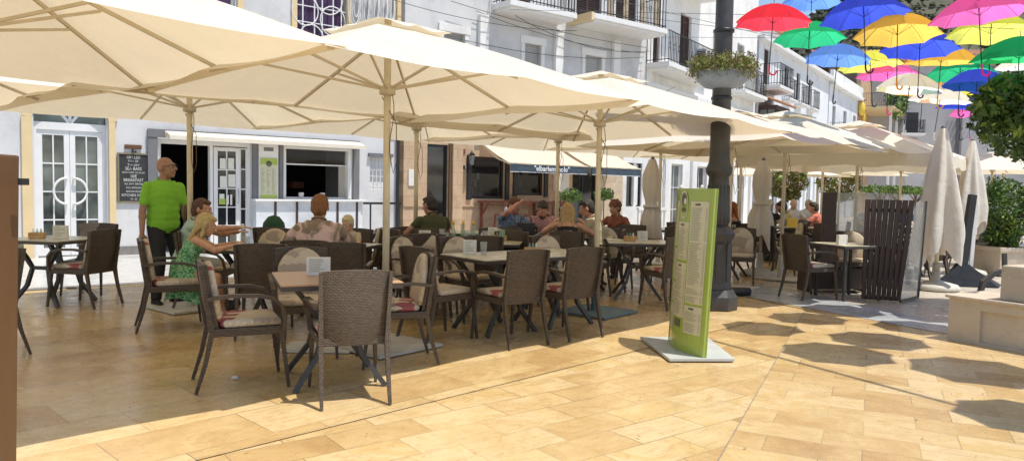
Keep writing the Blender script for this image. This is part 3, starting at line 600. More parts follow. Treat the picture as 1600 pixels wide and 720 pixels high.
# awnings
def awning(s0, s1, name, label, txt=None):
    a = empty(name, B.root.location, B.root.rotation_euler.z, label, 'awning', 'awnings over the bar windows')
    zt, zb, dp = 2.62, 2.06, 1.25
    b = MB(); n = 10
    for i in range(n+1):
        t = i/n; b.v += [(s0, -.02-dp*t, zt+(zb-zt)*t-.03*math.sin(PI*t)), (s1, -.02-dp*t, zt+(zb-zt)*t-.03*math.sin(PI*t))]
    for i in range(n): b.f.append((2*i, 2*i+1, 2*i+3, 2*i+2)); b.mi.append(0); b.sm.append(True)
    b.build('canvas', MT['awn'], a)
    b = MB(); nn = 24; y = -.02-dp-.012
    for i in range(nn+1):
        x = s0+(s1-s0)*i/nn; b.v += [(x, y-.01*math.sin(i*1.1), zb+.0), (x, y+.01*math.sin(i*1.7), zb-.2)]
    for i in range(nn): b.f.append((2*i, 2*i+1, 2*i+3, 2*i+2)); b.mi.append(0); b.sm.append(True)
    b.build('valance', MT['navy'], a)
    b = MB(); b.tube([(s0-.03, -.02-dp, zb), (s1+.03, -.02-dp, zb)], .025, 8)
    for x in (s0+.02, s1-.02): b.bar((x, -.02, 1.98 if False else zt-.05), (x, -dp*.55, zt-.42), .04, .03); b.bar((x, -dp*.55, zt-.42), (x, -dp, zb-.02), .04, .03)
    b.build('frame', MT['pole'], a); MB().box(s0, s1, y-.004, y+.004, zb-.215, zb-.2).build('hem', MT['white'], a)
    if txt: text_mesh('lettering', txt, .19, MT['white'], a, ((s0+s1)/2+.05, y-.02, zb-.11), sx=1., bold=.004)
    return a
AW = lambda x: B.px(x, 262, 1.27)[0]
awning(AW(797), AW(917), 'awning', 'cream awning with dark valance lettered "elbarlemanolo"', '"elbarlemanolo"')
awning(AW(925), AW(1000), 'awning', 'cream awning with plain dark valance, right of the lettered one')
# high shelf and stools
bs = empty('bar_shelf', B.root.location, B.root.rotation_euler.z, 'long red wood drinking shelf under the bar windows', 'shelf')
MB().box(S(8.5), S(11.3), -.42, -.05, 1.05, 1.10).build('shelf_board', MT['redwood'], bs, bevel=.005)
for x in (S(8.6), S(9.6), S(10.4), S(11.2)): b = MB(); b.bar((x, -.1, .04), (x, -.1, 1.05), .06, .06); b.bar((x, -.1, .7), (x, -.4, 1.04), .04, .04); b.build('bracket', MT['redwood'], bs)
st0 = None
def stool():
    r_ = empty('bar_stool', (0,0,0)); b = MB(); b.box(-.19, .19, -.19, .19, .72, .76); b.build('seat', MT['redwood'], r_, bevel=.008)
    for sx_ in (-1, 1):
        for sy in (-1, 1): MB().bar((sx_*.2, sy*.2, 0), (sx_*.16, sy*.16, .72), .04, .04).build('leg', MT['redwood'], r_)
    b = MB(); [b.bar((-.18, sy*.18, z), (.18, sy*.18, z), .025, .025) for sy in (-1, 1) for z in (.3,)]; [b.bar((sx_*.18, -.18, .3), (sx_*.18, .18, .3), .02, .02) for sx_ in (-1, 1)]; b.build('stretcher', MT['redwood'], r_)
    b = MB(); b.bar((-.17, -.17, .76), (-.18, -.2, 1.12), .035, .035); b.bar((.17, -.17, .76), (.18, -.2, 1.12), .035, .035); b.box(-.18, .18, -.205, -.18, 1.0, 1.1); b.build('backrest', MT['redwood'], r_); return r_
lab = ['red wood bar stool at the left end of the bar shelf', 'red wood bar stool below the right edge of the left bar window', 'red wood bar stool below the right bar window', 'red wood bar stool at the right end of the shelf, by the white wall box']
for i, x in enumerate((8.95, 9.5, 10.3, 10.95)):
    o = stool() if i == 0 else copy_tree(st0); st0 = st0 or o
    p = along(P0, 52, x); p = along(p, 142, .62); o.location = (*p, .003); o.rotation_euler.z = R(38 + (8, -12, 5, -6)[i]); tag(o, lab[i], 'bar stool', 'stools along the bar shelf')
for x, lb in ((8.75, 'short steel bollard left of the bar stools'), (10.65, 'short steel bollard among the bar stools'), (6.62, 'short steel bollard by the dark drainpipe')):
    b = MB(); b.lathe([(.045,0),(.045,.93),(.03,.96),(0.001,.965)], 14); o = b.build('bollard', MT['steel'], None, label=lb, cat='bollard', group='steel bollards by the bar'); p = along(along(P0, 52, x), 142, .95); o.location = (*p, .003)

# ---- second street front, running away to the right
C0 = (3.85+.1, 23.15+.2)
C = Wall('balcony_house', C0, 35, 'white house with brown shuttered balcony doors and an air conditioner, behind the lamp post')
cdoors = [(.3, 1.35, 5.45, 7.8), (3.0, 4.0, 5.45, 7.6), (6.2, 7.2, 5.9, 7.6), (9.0, 9.9, 5.6, 7.6)]
gd = [(.6, 1.5, 0, 2.3), (2.6, 3.6, 0, 2.4), (5.0, 6.0, 0, 2.4), (7.4, 8.2, 0, 2.4), (9.6, 10.5, 0, 2.4)]
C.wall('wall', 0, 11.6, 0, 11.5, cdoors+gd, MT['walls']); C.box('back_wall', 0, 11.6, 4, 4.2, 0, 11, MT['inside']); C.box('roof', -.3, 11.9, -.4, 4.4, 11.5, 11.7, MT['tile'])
C.box('side_wall', -.002-.3, -.002, 0, 4.2, 0, 11.5, MT['walls'])
for i, h_ in enumerate(cdoors): C.louvre(*h_, m='shutter' if i < 2 else 'grayshut', y=.12, vert=True)
for i, h_ in enumerate(gd): C.window(*h_, 2, 3, fm='dark' if i == 0 else 'white', gm='pane' if i % 2 == 0 else 'pane_g', y=.15, name='door')
for x in (.1, 1.9, 4.3, 6.7, 8.8, 11.1): C.box('pilaster', x, x+.28, -.1, -.002, 0, 4.6, MT['white'], .01)
C.box('cornice', 0, 11.6, -.14, -.002, 4.7, 4.9, MT['white'], .02)
C.balcony(.05, 4.5, 5.42, depth=.9); C.balcony(1.5, 4.8, 8.45, depth=.9); C.balcony(8.4, 11.4, 5.6, depth=.6)
ac = empty('air_conditioner', C.root.location, C.root.rotation_euler.z, 'white air conditioning unit fixed between shuttered balcony doors', 'air conditioner')
MB().box(4.55, 5.45, -.34, -.03, 5.95, 6.6).build('casing', MT['white'], ac, bevel=.015)
b = MB(); [b.tube([(5.12+.23*kk/4*math.cos(t), -.352, 6.27+.23*kk/4*math.sin(t)) for t in [2*PI*i/16 for i in range(17)]], .008, 4, cap=False) for kk in (1,2,3,4)]; b.build('fan_grille', MT['gray'], ac)
b = MB(); [b.box(4.535, 4.549, -.33, -.04, 6.0+i*.06, 6.03+i*.06) for i in range(9)]; b.build('side_vent', MT['dark'], ac)
# next: taller house with bay
Dh = Wall('bay_window_house', along(C0, 35, 11.9), 35, 'white house with a brown timber bay window, small balconies and a diagonal cornice')
ddr = [(.8, 1.7, 6.4, 8.0), (4.2, 4.9, 6.3, 7.7), (6.5, 7.2, 6.3, 7.7), (9.0, 9.7, 6.3, 7.7)]
gd = [(i*2.2+.6, i*2.2+1.5, 0, 2.4) for i in range(6)]
Dh.wall('wall', 0, 13.8, 0, 8.2, ddr+gd, MT['wallb']); Dh.box('back_wall', 0, 13.8, 4, 4.2, 0, 8, MT['inside']); Dh.box('cornice', -.1, 13.9, -.3, 4.3, 8.2, 8.42, MT['white'], .03)
Dh.wall('attic_wall', .4, 11, 8.42, 10.2, [(2.0, 3.4, 8.6, 9.6), (5.0, 6.2, 8.6, 9.5), (8, 9, 8.6, 9.5)], MT['walls'], y=1.6); Dh.box('attic_roof', .2, 11.2, 1.4, 4.4, 10.2, 10.4, MT['tile']); Dh.box('attic_back', .4, 11, 3, 3.1, 8.42, 10.2, MT['inside'])
for h_ in ddr: Dh.louvre(*h_, m='shutter', y=.12, vert=True)
for i, h_ in enumerate(gd): Dh.window(*h_, 2, 3, fm='white', gm='pane' if i % 2 else 'pane_g', y=.15, name='door')
for i in range(7): Dh.box('pilaster', i*2.2-.1 if i else 0, i*2.2+.25, -.1, -.002, 0, 4.6, MT['white'], .01)
Dh.balcony(.3, 2.6, 6.25, depth=.9); Dh.balcony(3.9, 5.3, 6.1, depth=.4, thick=.08); Dh.balcony(6.2, 7.6, 6.1, depth=.4, thick=.08); Dh.balcony(8.7, 10.1, 6.1, depth=.4, thick=.08)
bay = Dh.box('bay_window', .2, 2.4, -.8, -.002, 3.9, 5.35, MT['shutter'])
for i in range(5): MB().box(.28+i*.42, .62+i*.42, -.83, -.802, 4.2, 5.15).build('pane', MT['pane_g' if i else 'pane'], bay)
for i in range(2): MB().box(.17, .198, -.74+i*.36, -.44+i*.36, 4.2, 5.15).build('pane', MT['pane_g'], bay)
b = MB()
for i in range(22): x = .05+i*.115; b.tube([(x, -1.05, 5.42), (x, -.02, 5.85)], .055, 6)
b.build('bay_roof', MT['tile'], Dh.root)
# next: lower house
Eh = Wall('low_white_house', along(C0, 35, 25.9), 35, 'small bluish white house with corniced flat roof and one long balcony')
er = [(1, 1.9, 4.9, 6.9), (4.2, 5.2, 4.9, 6.9), (7.4, 8.3, 4.9, 6.9)]
Eh.wall('wall', 0, 9.5, 0, 8.0, er, MT['wallb']); Eh.box('back_wall', 0, 9.5, 4, 4.2, 0, 8, MT['inside']); Eh.box('cornice', 0.01, 9.6, -.35, 4.3, 8.0, 8.2, MT['walls'], .02); Eh.box('parapet', 0.01, 9.5, -.2, 0, 8.2, 8.9, MT['walls'])
for h_ in er: Eh.louvre(*h_, m='grayshut', y=.12, vert=True)
Eh.balcony(.5, 9.0, 4.85, depth=.8)
for i in range(4): Eh.box('pilaster', i*2.8+.1, i*2.8+.45, -.1, -.002, 0, 4.2, MT['white'], .01)
# plant covered balcony house
Fh = Wall('planted_balcony_house', along(C0, 35, 35.6), 35, 'ochre edged terrace house with plants spilling over its balcony')
Fh.wall('wall', 0, 11, 0, 11.2, [(2, 3, 4, 6), (6, 7, 4, 6)], MT['orange']); Fh.box('back_wall', 0, 11, 4, 4.2, 0, 11, MT['inside']); Fh.box('roof', 0, 11, -.5, 4.2, 11.2, 11.35, MT['tile'])
Fh.balcony(-.5, 10, 7.6, depth=2.2, slabm='yell')
for i in range(4): Fh.box('support', i*2.8+.2, i*2.8+.35, -2.0, -1.85, 0, 7.4, MT['white'])

def leaves(m, c, r, n, size, rnd, flat=1.0, hollow=.35, clump=0):
    cl = [(Vector(c)+Vector((rnd.gauss(0,.5)*r[0], rnd.gauss(0,.5)*r[1], rnd.gauss(0,.5)*r[2]))) for _ in range(clump)] if clump else None
    for _ in range(n):
        while True:
            v = Vector((rnd.uniform(-1,1), rnd.uniform(-1,1), rnd.uniform(-1,1)))
            if hollow < v.length <= 1: break
        p = Vector((c[0]+v.x*r[0], c[1]+v.y*r[1], c[2]+v.z*r[2]))
        lump = noise.noise(p*(2.2/max(r)))
        p = Vector(c)+(p-Vector(c))*(1+.28*lump)
        q = Quaternion((rnd.gauss(0,1), rnd.gauss(0,1), rnd.gauss(0,1), rnd.gauss(0,1))).normalized()
        s_ = size*rnd.uniform(.6, 1.3); a = q @ Vector((s_, 0, 0)); b_ = q @ Vector((0, s_*.45, 0)); nn = q @ Vector((0, 0, s_*.12))
        mi = 1 if noise.noise(p*(3.1/max(r))+Vector((7,1,2))) + rnd.uniform(-.35,.35) > .22 else 0
        m.add([p-a, p-b_*1.0+nn, p+a, p+b_+nn], [(0,1,2,3)], mi)
rnd = random.Random(5)
b = MB(); 
for i in range(9): leaves(b, (.5+i*1.15, -2.0, 8.0+rnd.uniform(-.5,.5)), (.8, .5, .9), 160, .16, rnd)
o = b.build('balcony_plants', [MT['leaf'], MT['leaf2']], None, label='green plants massed along the ochre balcony in the distance', cat='plants', kind='stuff'); o.location = Fh.root.location; o.rotation_euler = Fh.root.rotation_euler
b = MB(); b.ell((0,0,0), (.32,.3,.4), 10, 6); b.ell((.3,-.2,.7), (.25,.2,.5), 10, 6, mi=1); b.ell((.1,0,1.3), (.6,.3,.12), 10, 6, mi=2); b.ell((.55,0,.1), (.15,.2,.5), 10, 6, mi=1); o = b.build('hanging_decoration', [MT['tile'], MT['yellowc'], MT['redwood']], None, label='orange and yellow festive ornament hanging beside the ochre balcony', cat='ornament'); p = D(1337, 186, 52); o.location = p
# far end house closing the street
FE = D(1333, 250, 56)
Gh = Wall('end_house', (FE.x, FE.y), 96, 'grey white house closing the far end of the street with one dark window')
gz = lambda x, y: Gh.px(x, y)
a1 = gz(1414, 178); a2 = gz(1434, 208); a3 = gz(1360, 150); e1 = gz(1345, 122)
Gh.wall('wall', -2.0, 7.2, 0, gz(1370, 100)[1], [(gz(1339,140)[0]+.1, gz(1348,140)[0]+.3, gz(1345,190)[1], gz(1345,140)[1])], MT['wallf']); 
Gh.wall('wall', 7.205, 20, 0, gz(1400, 160)[1], [], MT['wallf'], y=-1.0); Gh.box('back', -2, 20, 4, 4.2, 0, 9, MT['wallf'])
Gh.box('window_hole', a1[0]-.3, a1[0]+.55, -1.03, -1.002, a2[1]-.1, a1[1], MT['dark']); Gh.balcony(a1[0]-.7, a1[0]+1.0, a2[1]-.1, depth=1.3)
Gh.wall('upper_wall', 3.2, 13, gz(1400, 160)[1], gz(1400, 95)[1], [], MT['wallf'], y=2.2)
b = MB(); z_ = gz(1400, 168)[1]
for i in range(44): x = 7.1+i*.3; b.tube([(x, -1.3, z_), (x, -.2, z_+.4)], .1, 6)
b.build('roof_tiles', MT['tile'], Gh.root)
b = MB(); z_ = gz(1370, 98)[1]
for i in range(50): x = -2.2+i*.3; b.tube([(x, -.4, z_), (x, 4.0, z_+1.6)], .12, 6)
b.build('upper_roof_tiles', MT['tile'], Gh.root)
Gh.window(gz(1339,140)[0]+.1, gz(1348,140)[0]+.3, gz(1345,190)[1], gz(1345,140)[1], 2, 3, y=.1)
Hh = Wall('terrace_house', (FE.x+14, FE.y-7), 100, 'far white house with a railed roof terrace behind the orange tree')
Hh.wall('wall', 0, 22, 0, 9.0, [(2, 3, 3, 5), (7, 8, 3, 5)], MT['walls']); Hh.box('back', 0, 22, 4, 4.2, 0, 9, MT['wallf']); Hh.box('side_wall', -.01, .29, .31, 4, 0, 9, MT['wallf']); Hh.balcony(.1, 14, 9.0, depth=.2, thick=.1)
# ================================================================== PARASOLS
def parasol(name, c, half_diag=2.3, rot=2.0, rim=2.18, apex=2.82, label='', group='open cream parasols over the terrace', base='plate', pole_m='pole', valance=0.0, sag=.012, seed=0, base_m='platew', tilt=0):
    r_ = empty(name, (c[0], c[1], 0), 0, label, 'parasol', group); rnd = random.Random(seed+50)
    a0 = R(rot); hs = half_diag/math.sqrt(2)
    corners = [Vector((math.cos(a0+i*PI/2)*half_diag, math.sin(a0+i*PI/2)*half_diag, rim)) for i in range(4)]
    tips = []
    for i in range(4):
        tips.append(corners[i]); mid = (corners[i]+corners[(i+1) % 4])/2; mid.z = rim+.02; tips.append(mid)
    top = Vector((0, 0, apex)); n = 14; mseg = 10; m = MB(); grid = []
    vent = .17
    for e in range(8):
        A_, B_ = tips[e], tips[(e+1) % 8]
        for k in range(mseg):
            u = k/mseg; row = []
            for j in range(n+1):
                t = vent + (1-vent)*j/n
                edge = A_.lerp(B_, u); inw = sag*math.sin(PI*u)*t          # cloth hollows between ribs
                p = top.lerp(edge, t); p.z -= inw*1.15*(.35+.65*t)
                p.x -= edge.x*.03*math.sin(PI*u)*t*t; p.y -= edge.y*.03*math.sin(PI*u)*t*t
                p.z += .02*math.sin(PI*t)+.006*noise.noise(p*1.7+Vector((seed*3, 0, 0)))
                row.append(p)
            grid.append(row)
    W_ = len(grid); vs = [p for row in grid for p in row]; fs = []
    for i in range(W_):
        for j in range(n):
            a = i*(n+1)+j; b_ = ((i+1) % W_)*(n+1)+j; fs.append((a, a+1, b_+1, b_))
    m.add(vs, fs, 0, True)
    if valance:
        base_i = len(m.v)
        for i in range(W_):
            p = grid[i][n]; m.v += [tuple(p), (p.x*1.01, p.y*1.01, p.z-valance*(1+.1*math.sin(i*1.3)))]
        for i in range(W_): a = base_i+2*i; b_ = base_i+2*((i+1) % W_); m.f.append((a, a+1, b_+1, b_)); m.mi.append(0); m.sm.append(True)
    cp_ = m.build('canopy', MT['canopy'], r_)
    v = MB(); gv = []
    for e in range(8):
        A_, B_ = tips[e], tips[(e+1) % 8]
        for k in range(6):
            u = k/6; edge = A_.lerp(B_, u)
            gv.append([Vector((edge.x*t, edge.y*t, apex+.03-.115*(t/.24) - .012*math.sin(PI*u)*(t/.24) + (.012 if t > .2 else 0)*math.sin(e*2.1+k))) for t in (.005, .12, .24)])
    vs = [p for row in gv for p in row]; fs = []
    for i in range(48):
        for j in range(2): a = i*3+j; b_ = ((i+1) % 48)*3+j; fs.append((a, a+1, b_+1, b_))
    v.add(vs, fs, 0, True); v.build('vent', MT['canopy'], cp_)
    hub1 = apex-.09; hub2 = rim+.07
    for i, tp in enumerate(tips):
        e = tp*.955; e.z = tp.z+(apex-rim)*.045-.022; s_ = Vector((0, 0, hub1)); b = MB(); b.bar(s_+Vector((e.x*.03, e.y*.03, -.01)), e, .017, .026)
        rb = b.build('rib', MT['rib'], r_)
        mid = s_.lerp(e, .5); b = MB(); b.bar((e.x*.03, e.y*.03, hub2), mid-Vector((0,0,.015)), .014, .02); b.build('strut', MT['rib'], rb)
    b = MB(); b.tube([(0,0,.02), (0,0,apex+.02)], .031, 14); b.build('pole', MT[pole_m], r_)
    b = MB(); b.lathe([(.035,-.06),(.07,-.05),(.07,.0),(.04,.03)], 14, (0,0,hub2)); b.build('hub', MT['rib'], r_); b = MB(); b.lathe([(.034,-.03),(.06,-.02),(.06,.02),(.034,.03)], 12, (0,0,hub1)); b.build('top_hub', MT['rib'], r_)
    b = MB(); p = Vector((.045, -.03, hub2-.05)); pts = [p+Vector((.02*math.sin(i*.9), .012*math.cos(i*1.3), -i*.085)) for i in range(9)]; pts += [pts[-1]+Vector((.03,0,.1)), p+Vector((.04, 0, -.25)), p+Vector((-.09, .02, -.02))]
    b.tube(pts, .004, 5, cap=False); b.build('cord', MT['brownp'], r_)
    if base == 'plate':
        b = MB(); b.box(-.36, .36, -.36, .36, .004, .028, M=Matrix.Rotation(R(50), 4, 'Z')); b.lathe([(.05,0),(.045,.36)], 14, (0,0,.028)); b.build('base', MT[base_m], r_, bevel=.004)
    elif base == 'small': b = MB(); b.lathe([(.17,0),(.17,.05),(.05,.08),(.045,.35)], 24); b.build('base', MT['platew'], r_)
    elif base == 'disc': b = MB(); b.lathe([(.33,0),(.33,.04),(.28,.08),(.06,.11),(.05,.35)], 24); b.build('base', MT['platew'], r_)
    return r_
v1, v2 = Vector((2.1, 2.02)), Vector((-2.5, 1.8))
Bc = Vector((-1.1, 6.45))
par = [
 ('A', (-3.25, 4.32), dict(label='large cream parasol at the upper left corner, nearest of all to the camera', rim=2.2, apex=2.9, base='small')),
 ('B', Bc, dict(label='cream parasol over the tan topped table with the four empty wicker chairs')),
 ('C', (.98, 8.5), dict(label='cream parasol whose pole ends in a blue grey sleeve, left of the green menu board', rim=2.12, apex=2.74, half_diag=2.35, base_m='plateg')),
 ('A2', (-5.75, 6.25), dict(label='cream parasol at the left edge of the picture, partly under the nearest one')),
 ('E', (-3.62, 8.3), dict(label='cream parasol whose pole stands right beside the waiter in the green shirt')),
 ('F', (-1.36, 10.4), dict(label='cream parasol standing in front of the orange column left of the first awning')),
 ('Gp', (.75, 12.5), dict(label='cream parasol standing in front of the lettered awning')),
 ('Dp', (3.2, 10.9), dict(label='cream parasol just behind the cast iron lamp post', rim=2.05, apex=2.62)),
 ('H', (4.5, 12.3), dict(label='cream parasol over the people right of the lamp post, right of the one behind it', rim=2.1, apex=2.76)),
 ('J', (6.45, 13.9), dict(label='cream parasol with hanging edge flaps left of the tall closed parasol', rim=2.1, apex=2.78, valance=.2)),
 ('K', (2.9, 14.6), dict(label='cream parasol near the balcony house, beyond the one in front of the lettered awning')),
 ('K2', (5.1, 16.6), dict(label='cream parasol in the back row behind the two people right of the closed parasol')),
 ('K3', (7.6, 18.2), dict(label='cream parasol far back, left of the potted ficus', rim=2.05, apex=2.5)),
 ('K4', (10.2, 19.5), dict(label='cream parasol far back behind the tall closed parasol', rim=2.05, apex=2.5)),
 ('K6', (12.6, 19.5), dict(label='cream parasol far right, seen between the ficus and the orange tree', rim=2.1, apex=2.6)),
 ('K7', (11.3, 27.5), dict(label='farthest small cream parasol, left of the tall closed one', rim=2.2, apex=2.7)),
 ('K8', (8.6, 23.5), dict(label='far cream parasol just above the top of the brown screen post', rim=2.0, apex=2.5)),
 ('K9', (15.2, 23.0), dict(label='far cream parasol at the right edge behind the ficus', rim=2.2, apex=2.75)),
 ('K5', (10.8, 24.5), dict(label='small looking cream parasol furthest back by the green trees', rim=2.1, apex=2.6)),
]
for i, (k_, c_, kw) in enumerate(par): parasol('parasol', c_, seed=i, rot=2+(i*37 % 7)-3, **kw)

def closed_parasol(c, h, top, label, base=True, lean=0, wid=.3, flare=1.0, seed=0, z0=.75):
    r_ = empty('closed_parasol', (c[0], c[1], 0), 0, label, 'closed parasol', 'closed parasols'); rnd = random.Random(seed)
    n = 40; rows = 22; vs = []; fs = []
    for j in range(rows+1):
        t = j/rows; z = top - (top-z0)*t
        base_r = wid*(.16+.84*min(1, t*1.35)**.8) if flare else wid
        if flare == 0: base_r = wid*(.62+.30*t-.30*math.exp(-((t-.52)/.12)**2))*(.45+.55*min(1, t*6))
        for k in range(n):
            a = 2*PI*k/n; fold = 1 + (.10+.22*t)*math.sin(a*6+t*1.5+seed) + .1*math.sin(a*3+seed*2+t*2)
            rr = base_r*fold*(.86+.14*noise.noise(Vector((math.cos(a)*2, math.sin(a)*2, z*2+seed))))
            zz = z + (.13*math.sin(a*3+seed)+.07*math.sin(a*7+1))*max(0, (t-.75)*4)
            vs.append((rr*math.cos(a), rr*math.sin(a), zz))
    for j in range(rows):
        for k in range(n): a = j*n+k; b_ = j*n+(k+1) % n; fs.append((a, a+n, b_+n, b_))
    m = MB(); m.add(vs, fs, 0, True); m.build('folded_canopy', MT['canopy2'], r_)
    b = MB(); b.tube([(0,0,.05), (0,0,top+.03)], .028, 12); b.build('pole', MT['pole'], r_)
    b = MB(); b.lathe([(.03,0),(.035,.03),(.012,.06)], 12, (0,0,top-.01)); b.build('cap', MT['gray'], r_)
    if flare == 0: b = MB(); b.lathe([(wid*.66,0),(wid*.66,.05)], 20, (0,0,top-(top-z0)*.56)); b.build('strap', MT['canopy2'], r_)
    if base: b = MB(); b.lathe([(.33,0),(.34,.03),(.3,.08),(.06,.14),(.05,.4)], 24); b.build('base', MT['platew'], r_)
    return r_
closed_parasol((6.52, 11.3), 2.5, 2.45, 'tall closed white parasol on a round pale base, right of the slatted screen', wid=.34, seed=1, z0=.52)
closed_parasol((8.4, 13.6), 2.5, 2.45, 'closed parasol half hidden behind the black cantilever mast', wid=.26, seed=4, z0=.8)
closed_parasol((4.3, 12.75), 2.3, 1.98, 'closed white parasol tied at the waist, right of the lamp post', wid=.24, flare=0, seed=2, z0=.62)
closed_parasol((2.33, 12.4), 2.3, 1.95, 'closed white parasol tied at the waist, just left of the green menu board', wid=.21, flare=0, seed=3, z0=.5, base=False)

# ================================================================== HANGING UMBRELLAS
def umat(name, c): return fabric(name, c, .82, .04, tc_=tuple(min(1, x*1.3+.03) for x in c))
UC = dict(red=umat('red_nylon', (.75,.03,.06)), green=umat('green_nylon', (.01,.42,.16)), blue=umat('royal_blue_nylon', (.03,.07,.6)), sky=umat('light_blue_nylon', (.12,.27,.68)), amber=umat('amber_nylon', (.85,.48,.07)),
 pink=umat('magenta_nylon', (.75,.13,.42)), lime=umat('lime_yellow_nylon', (.75,.8,.12)), white=umat('white_nylon', (.75,.73,.66)), orange=umat('orange_nylon', (.9,.36,.06)), yellow=umat('yellow_nylon', (.85,.75,.1)))
proto_u = {}
def umbrella(pos, dia, colr, label, rz=0, tx=0, ty=0):
    if colr not in proto_u:
        r_ = empty('hanging_umbrella', (0,0,0)); n = 8; m = MB(); rows = 7; seg = 5; vs = []; fs = []
        prof = lambda t: .27*(1-t*t*.98)                        # height over rim
        for i in range(n*seg):
            u = (i % seg)/seg; a1 = 2*PI*(i//seg)/n; a2 = a1+2*PI/n
            for j in range(rows+1):
                t = j/rows; p1 = Vector((math.cos(a1), math.sin(a1)))*t*.5; p2 = Vector((math.cos(a2), math.sin(a2)))*t*.5
                p = p1.lerp(p2, u); p *= 1-.05*math.sin(PI*u)*t*t
                vs.append((p.x, p.y, prof(t)+(.008*math.sin(PI*u)*t*t)-.02*math.sin(PI*u)*t*(1-t)))
        for i in range(n*seg):
            for j in range(rows): a = i*(rows+1)+j; b_ = ((i+1) % (n*seg))*(rows+1)+j; fs.append((a, a+1, b_+1, b_))
        m.add(vs, fs, 0, True); m.build('canopy', UC[colr], r_)
        b = MB()
        for i in range(n):
            a = 2*PI*i/n; b.tube([(math.cos(a)*.5*t, math.sin(a)*.5*t, prof(t)-.012) for t in (.02,.25,.5,.75,.98)], .0022, 4)
            b.tube([(0,0,.02), (math.cos(a)*.26, math.sin(a)*.26, prof(.52)-.015)], .0017, 4)
        b.build('ribs', MT['dark'], r_)
        b = MB(); b.tube([(0,0,.33), (0,0,-.5)], .006, 6); b.build('shaft', MT['dark'], r_)
        b = MB(); b.tube([(0,0,-.5), (0,0,-.58)]+[(.05-.05*math.cos(t), 0, -.58-.05*math.sin(t)) for t in [PI*i/8 for i in range(1,9)]], .010, 7); b.build('handle', UC[colr] if colr in ('red', 'pink', 'white', 'amber') else MT['dark'], r_)
        proto_u[colr] = r_; o = r_
    else: o = copy_tree(proto_u[colr])
    o.location = pos; o.scale = (dia, dia, dia); o.rotation_euler = (tx, ty, rz)
    return tag(o, label, 'umbrella', 'coloured umbrellas hung over the street')
ul = [ # px, rim y, width px, colour, label
 (1207,40,124,'red','only red umbrella, hanging furthest left next to the lamp post'),
 (1264,64,112,'green','bright green umbrella hanging just under and right of the red one'),
 (1268,8,96,'sky','light blue umbrella cut by the top edge, between the red and the royal blue ones'),
 (1350,30,138,'blue','large royal blue umbrella at the top edge'),
 (1402,58,134,'amber','large amber umbrella to the right below the topmost royal blue one'),
 (1530,28,148,'pink','large magenta umbrella at the top right edge'),
 (1308,97,106,'sky','light blue umbrella below the green one, left of the lime yellow one'),
 (1360,106,100,'lime','lime yellow umbrella between the light blue one and the pink one below it'),
 (1437,80,120,'blue','royal blue umbrella under the large amber one'),
 (1548,56,130,'lime','lime yellow umbrella directly under the large magenta one'),
 (1470,100,112,'amber','amber umbrella under the second royal blue one'),
 (1387,121,96,'pink','small magenta umbrella partly behind the lime yellow one'),
 (1500,119,104,'green','green umbrella left of the large green one at the right edge'),
 (1592,95,142,'green','large green umbrella at the right edge above the orange tree'),
 (1420,143,106,'white','white umbrella with a curved white handle, left of the orange one'),
 (1442,146,90,'orange','only orange umbrella, tucked behind the white one'),
 (1526,137,108,'blue','royal blue umbrella beside the crown of the orange tree'),
 (1468,160,96,'white','lower white umbrella hanging beneath the orange one'),
 (1500,161,66,'yellow','yellow umbrella overlapping the lower white one'),
 (1504,171,76,'blue','small far royal blue umbrella under the yellow one'),
 (1516,180,62,'pink','smallest, lowest magenta umbrella beside the tree'),
 (1586,108,60,'white','white umbrella peeking out under the large green one'),
 (1562,134,50,'yellow','small yellow umbrella peeking over the top of the orange tree'),
 (1534,153,52,'blue','tiny royal blue umbrella between the tree and the yellow one'),
]
rnd = random.Random(21); upos = []
for px_, py_, wd, c_, lb in ul:
    p = D(px_, py_, 1240.0/wd if wd > 80 else 1240./wd*.92); upos.append((p, c_)); umbrella(p, 1.03 if wd > 80 else .98, c_, lb, rnd.uniform(0, PI/4), R(rnd.uniform(-5, 5)), R(rnd.uniform(-5, 5)))
# more of the same rows, over the open walk beside the frame: their shade lies in view
off = [(1308,552,3.9,'sky',1.0),(1192,512,3.9,'yellow',.86),(1262,497,4.0,'pink',.9),(1372,532,3.9,'red',.95),(1432,512,4.0,'green',.9),(1530,580,3.8,'amber',1.1),(1450,496,4.2,'white',.8),(1606,652,3.8,'blue',.9)]
for i, (px_, py_, z_, c_, dd) in enumerate(off):
    g = G(px_, py_); p = g - SV*(z_/-SV.z)
    umbrella(p, dd, c_, '%s umbrella in the row above the walk, over the stone planter side' % dict(sky='light blue', yellow='yellow', pink='magenta', red='second red', green='dark green', amber='amber', white='white', blue='royal blue', lime='lime')[c_], i*.3)
def cable(p, q, sg=.15, r_=.004, n=16, label='', group='thin overhead cables', z=None, name='cable'):
    p = Vector(p); q = Vector(q); b = MB(); pts = [p.lerp(q, i/n) - Vector((0,0,sg*4*(i/n)*(1-i/n))) for i in range(n+1)]
    b.tube(pts, r_, 5, cap=False); return b.build(name, MT['cablem'], None, label=label, cat='cable', group=group)
for i, row in enumerate(((0,2,3,5), (1,4,9), (6,8,13), (7,10,12), (14,17,16))):
    pp = [upos[k][0]+Vector((0,0,.36)) for k in row]; a = pp[0]-(pp[-1]-pp[0]).normalized()*6; a.z = 5; e_ = pp[-1]+(pp[-1]-pp[0]).normalized()*5; pts = [a]+pp+[e_]
    b = MB(); b.tube(pts, .004, 5, cap=False); b.build('cable', MT['cablem'], None, label='taut wire carrying %s hanging umbrellas' % ('the topmost', 'the second row of', 'the third row of', 'the fourth row of', 'the lowest row of')[i], cat='cable', group='wires carrying the umbrellas')
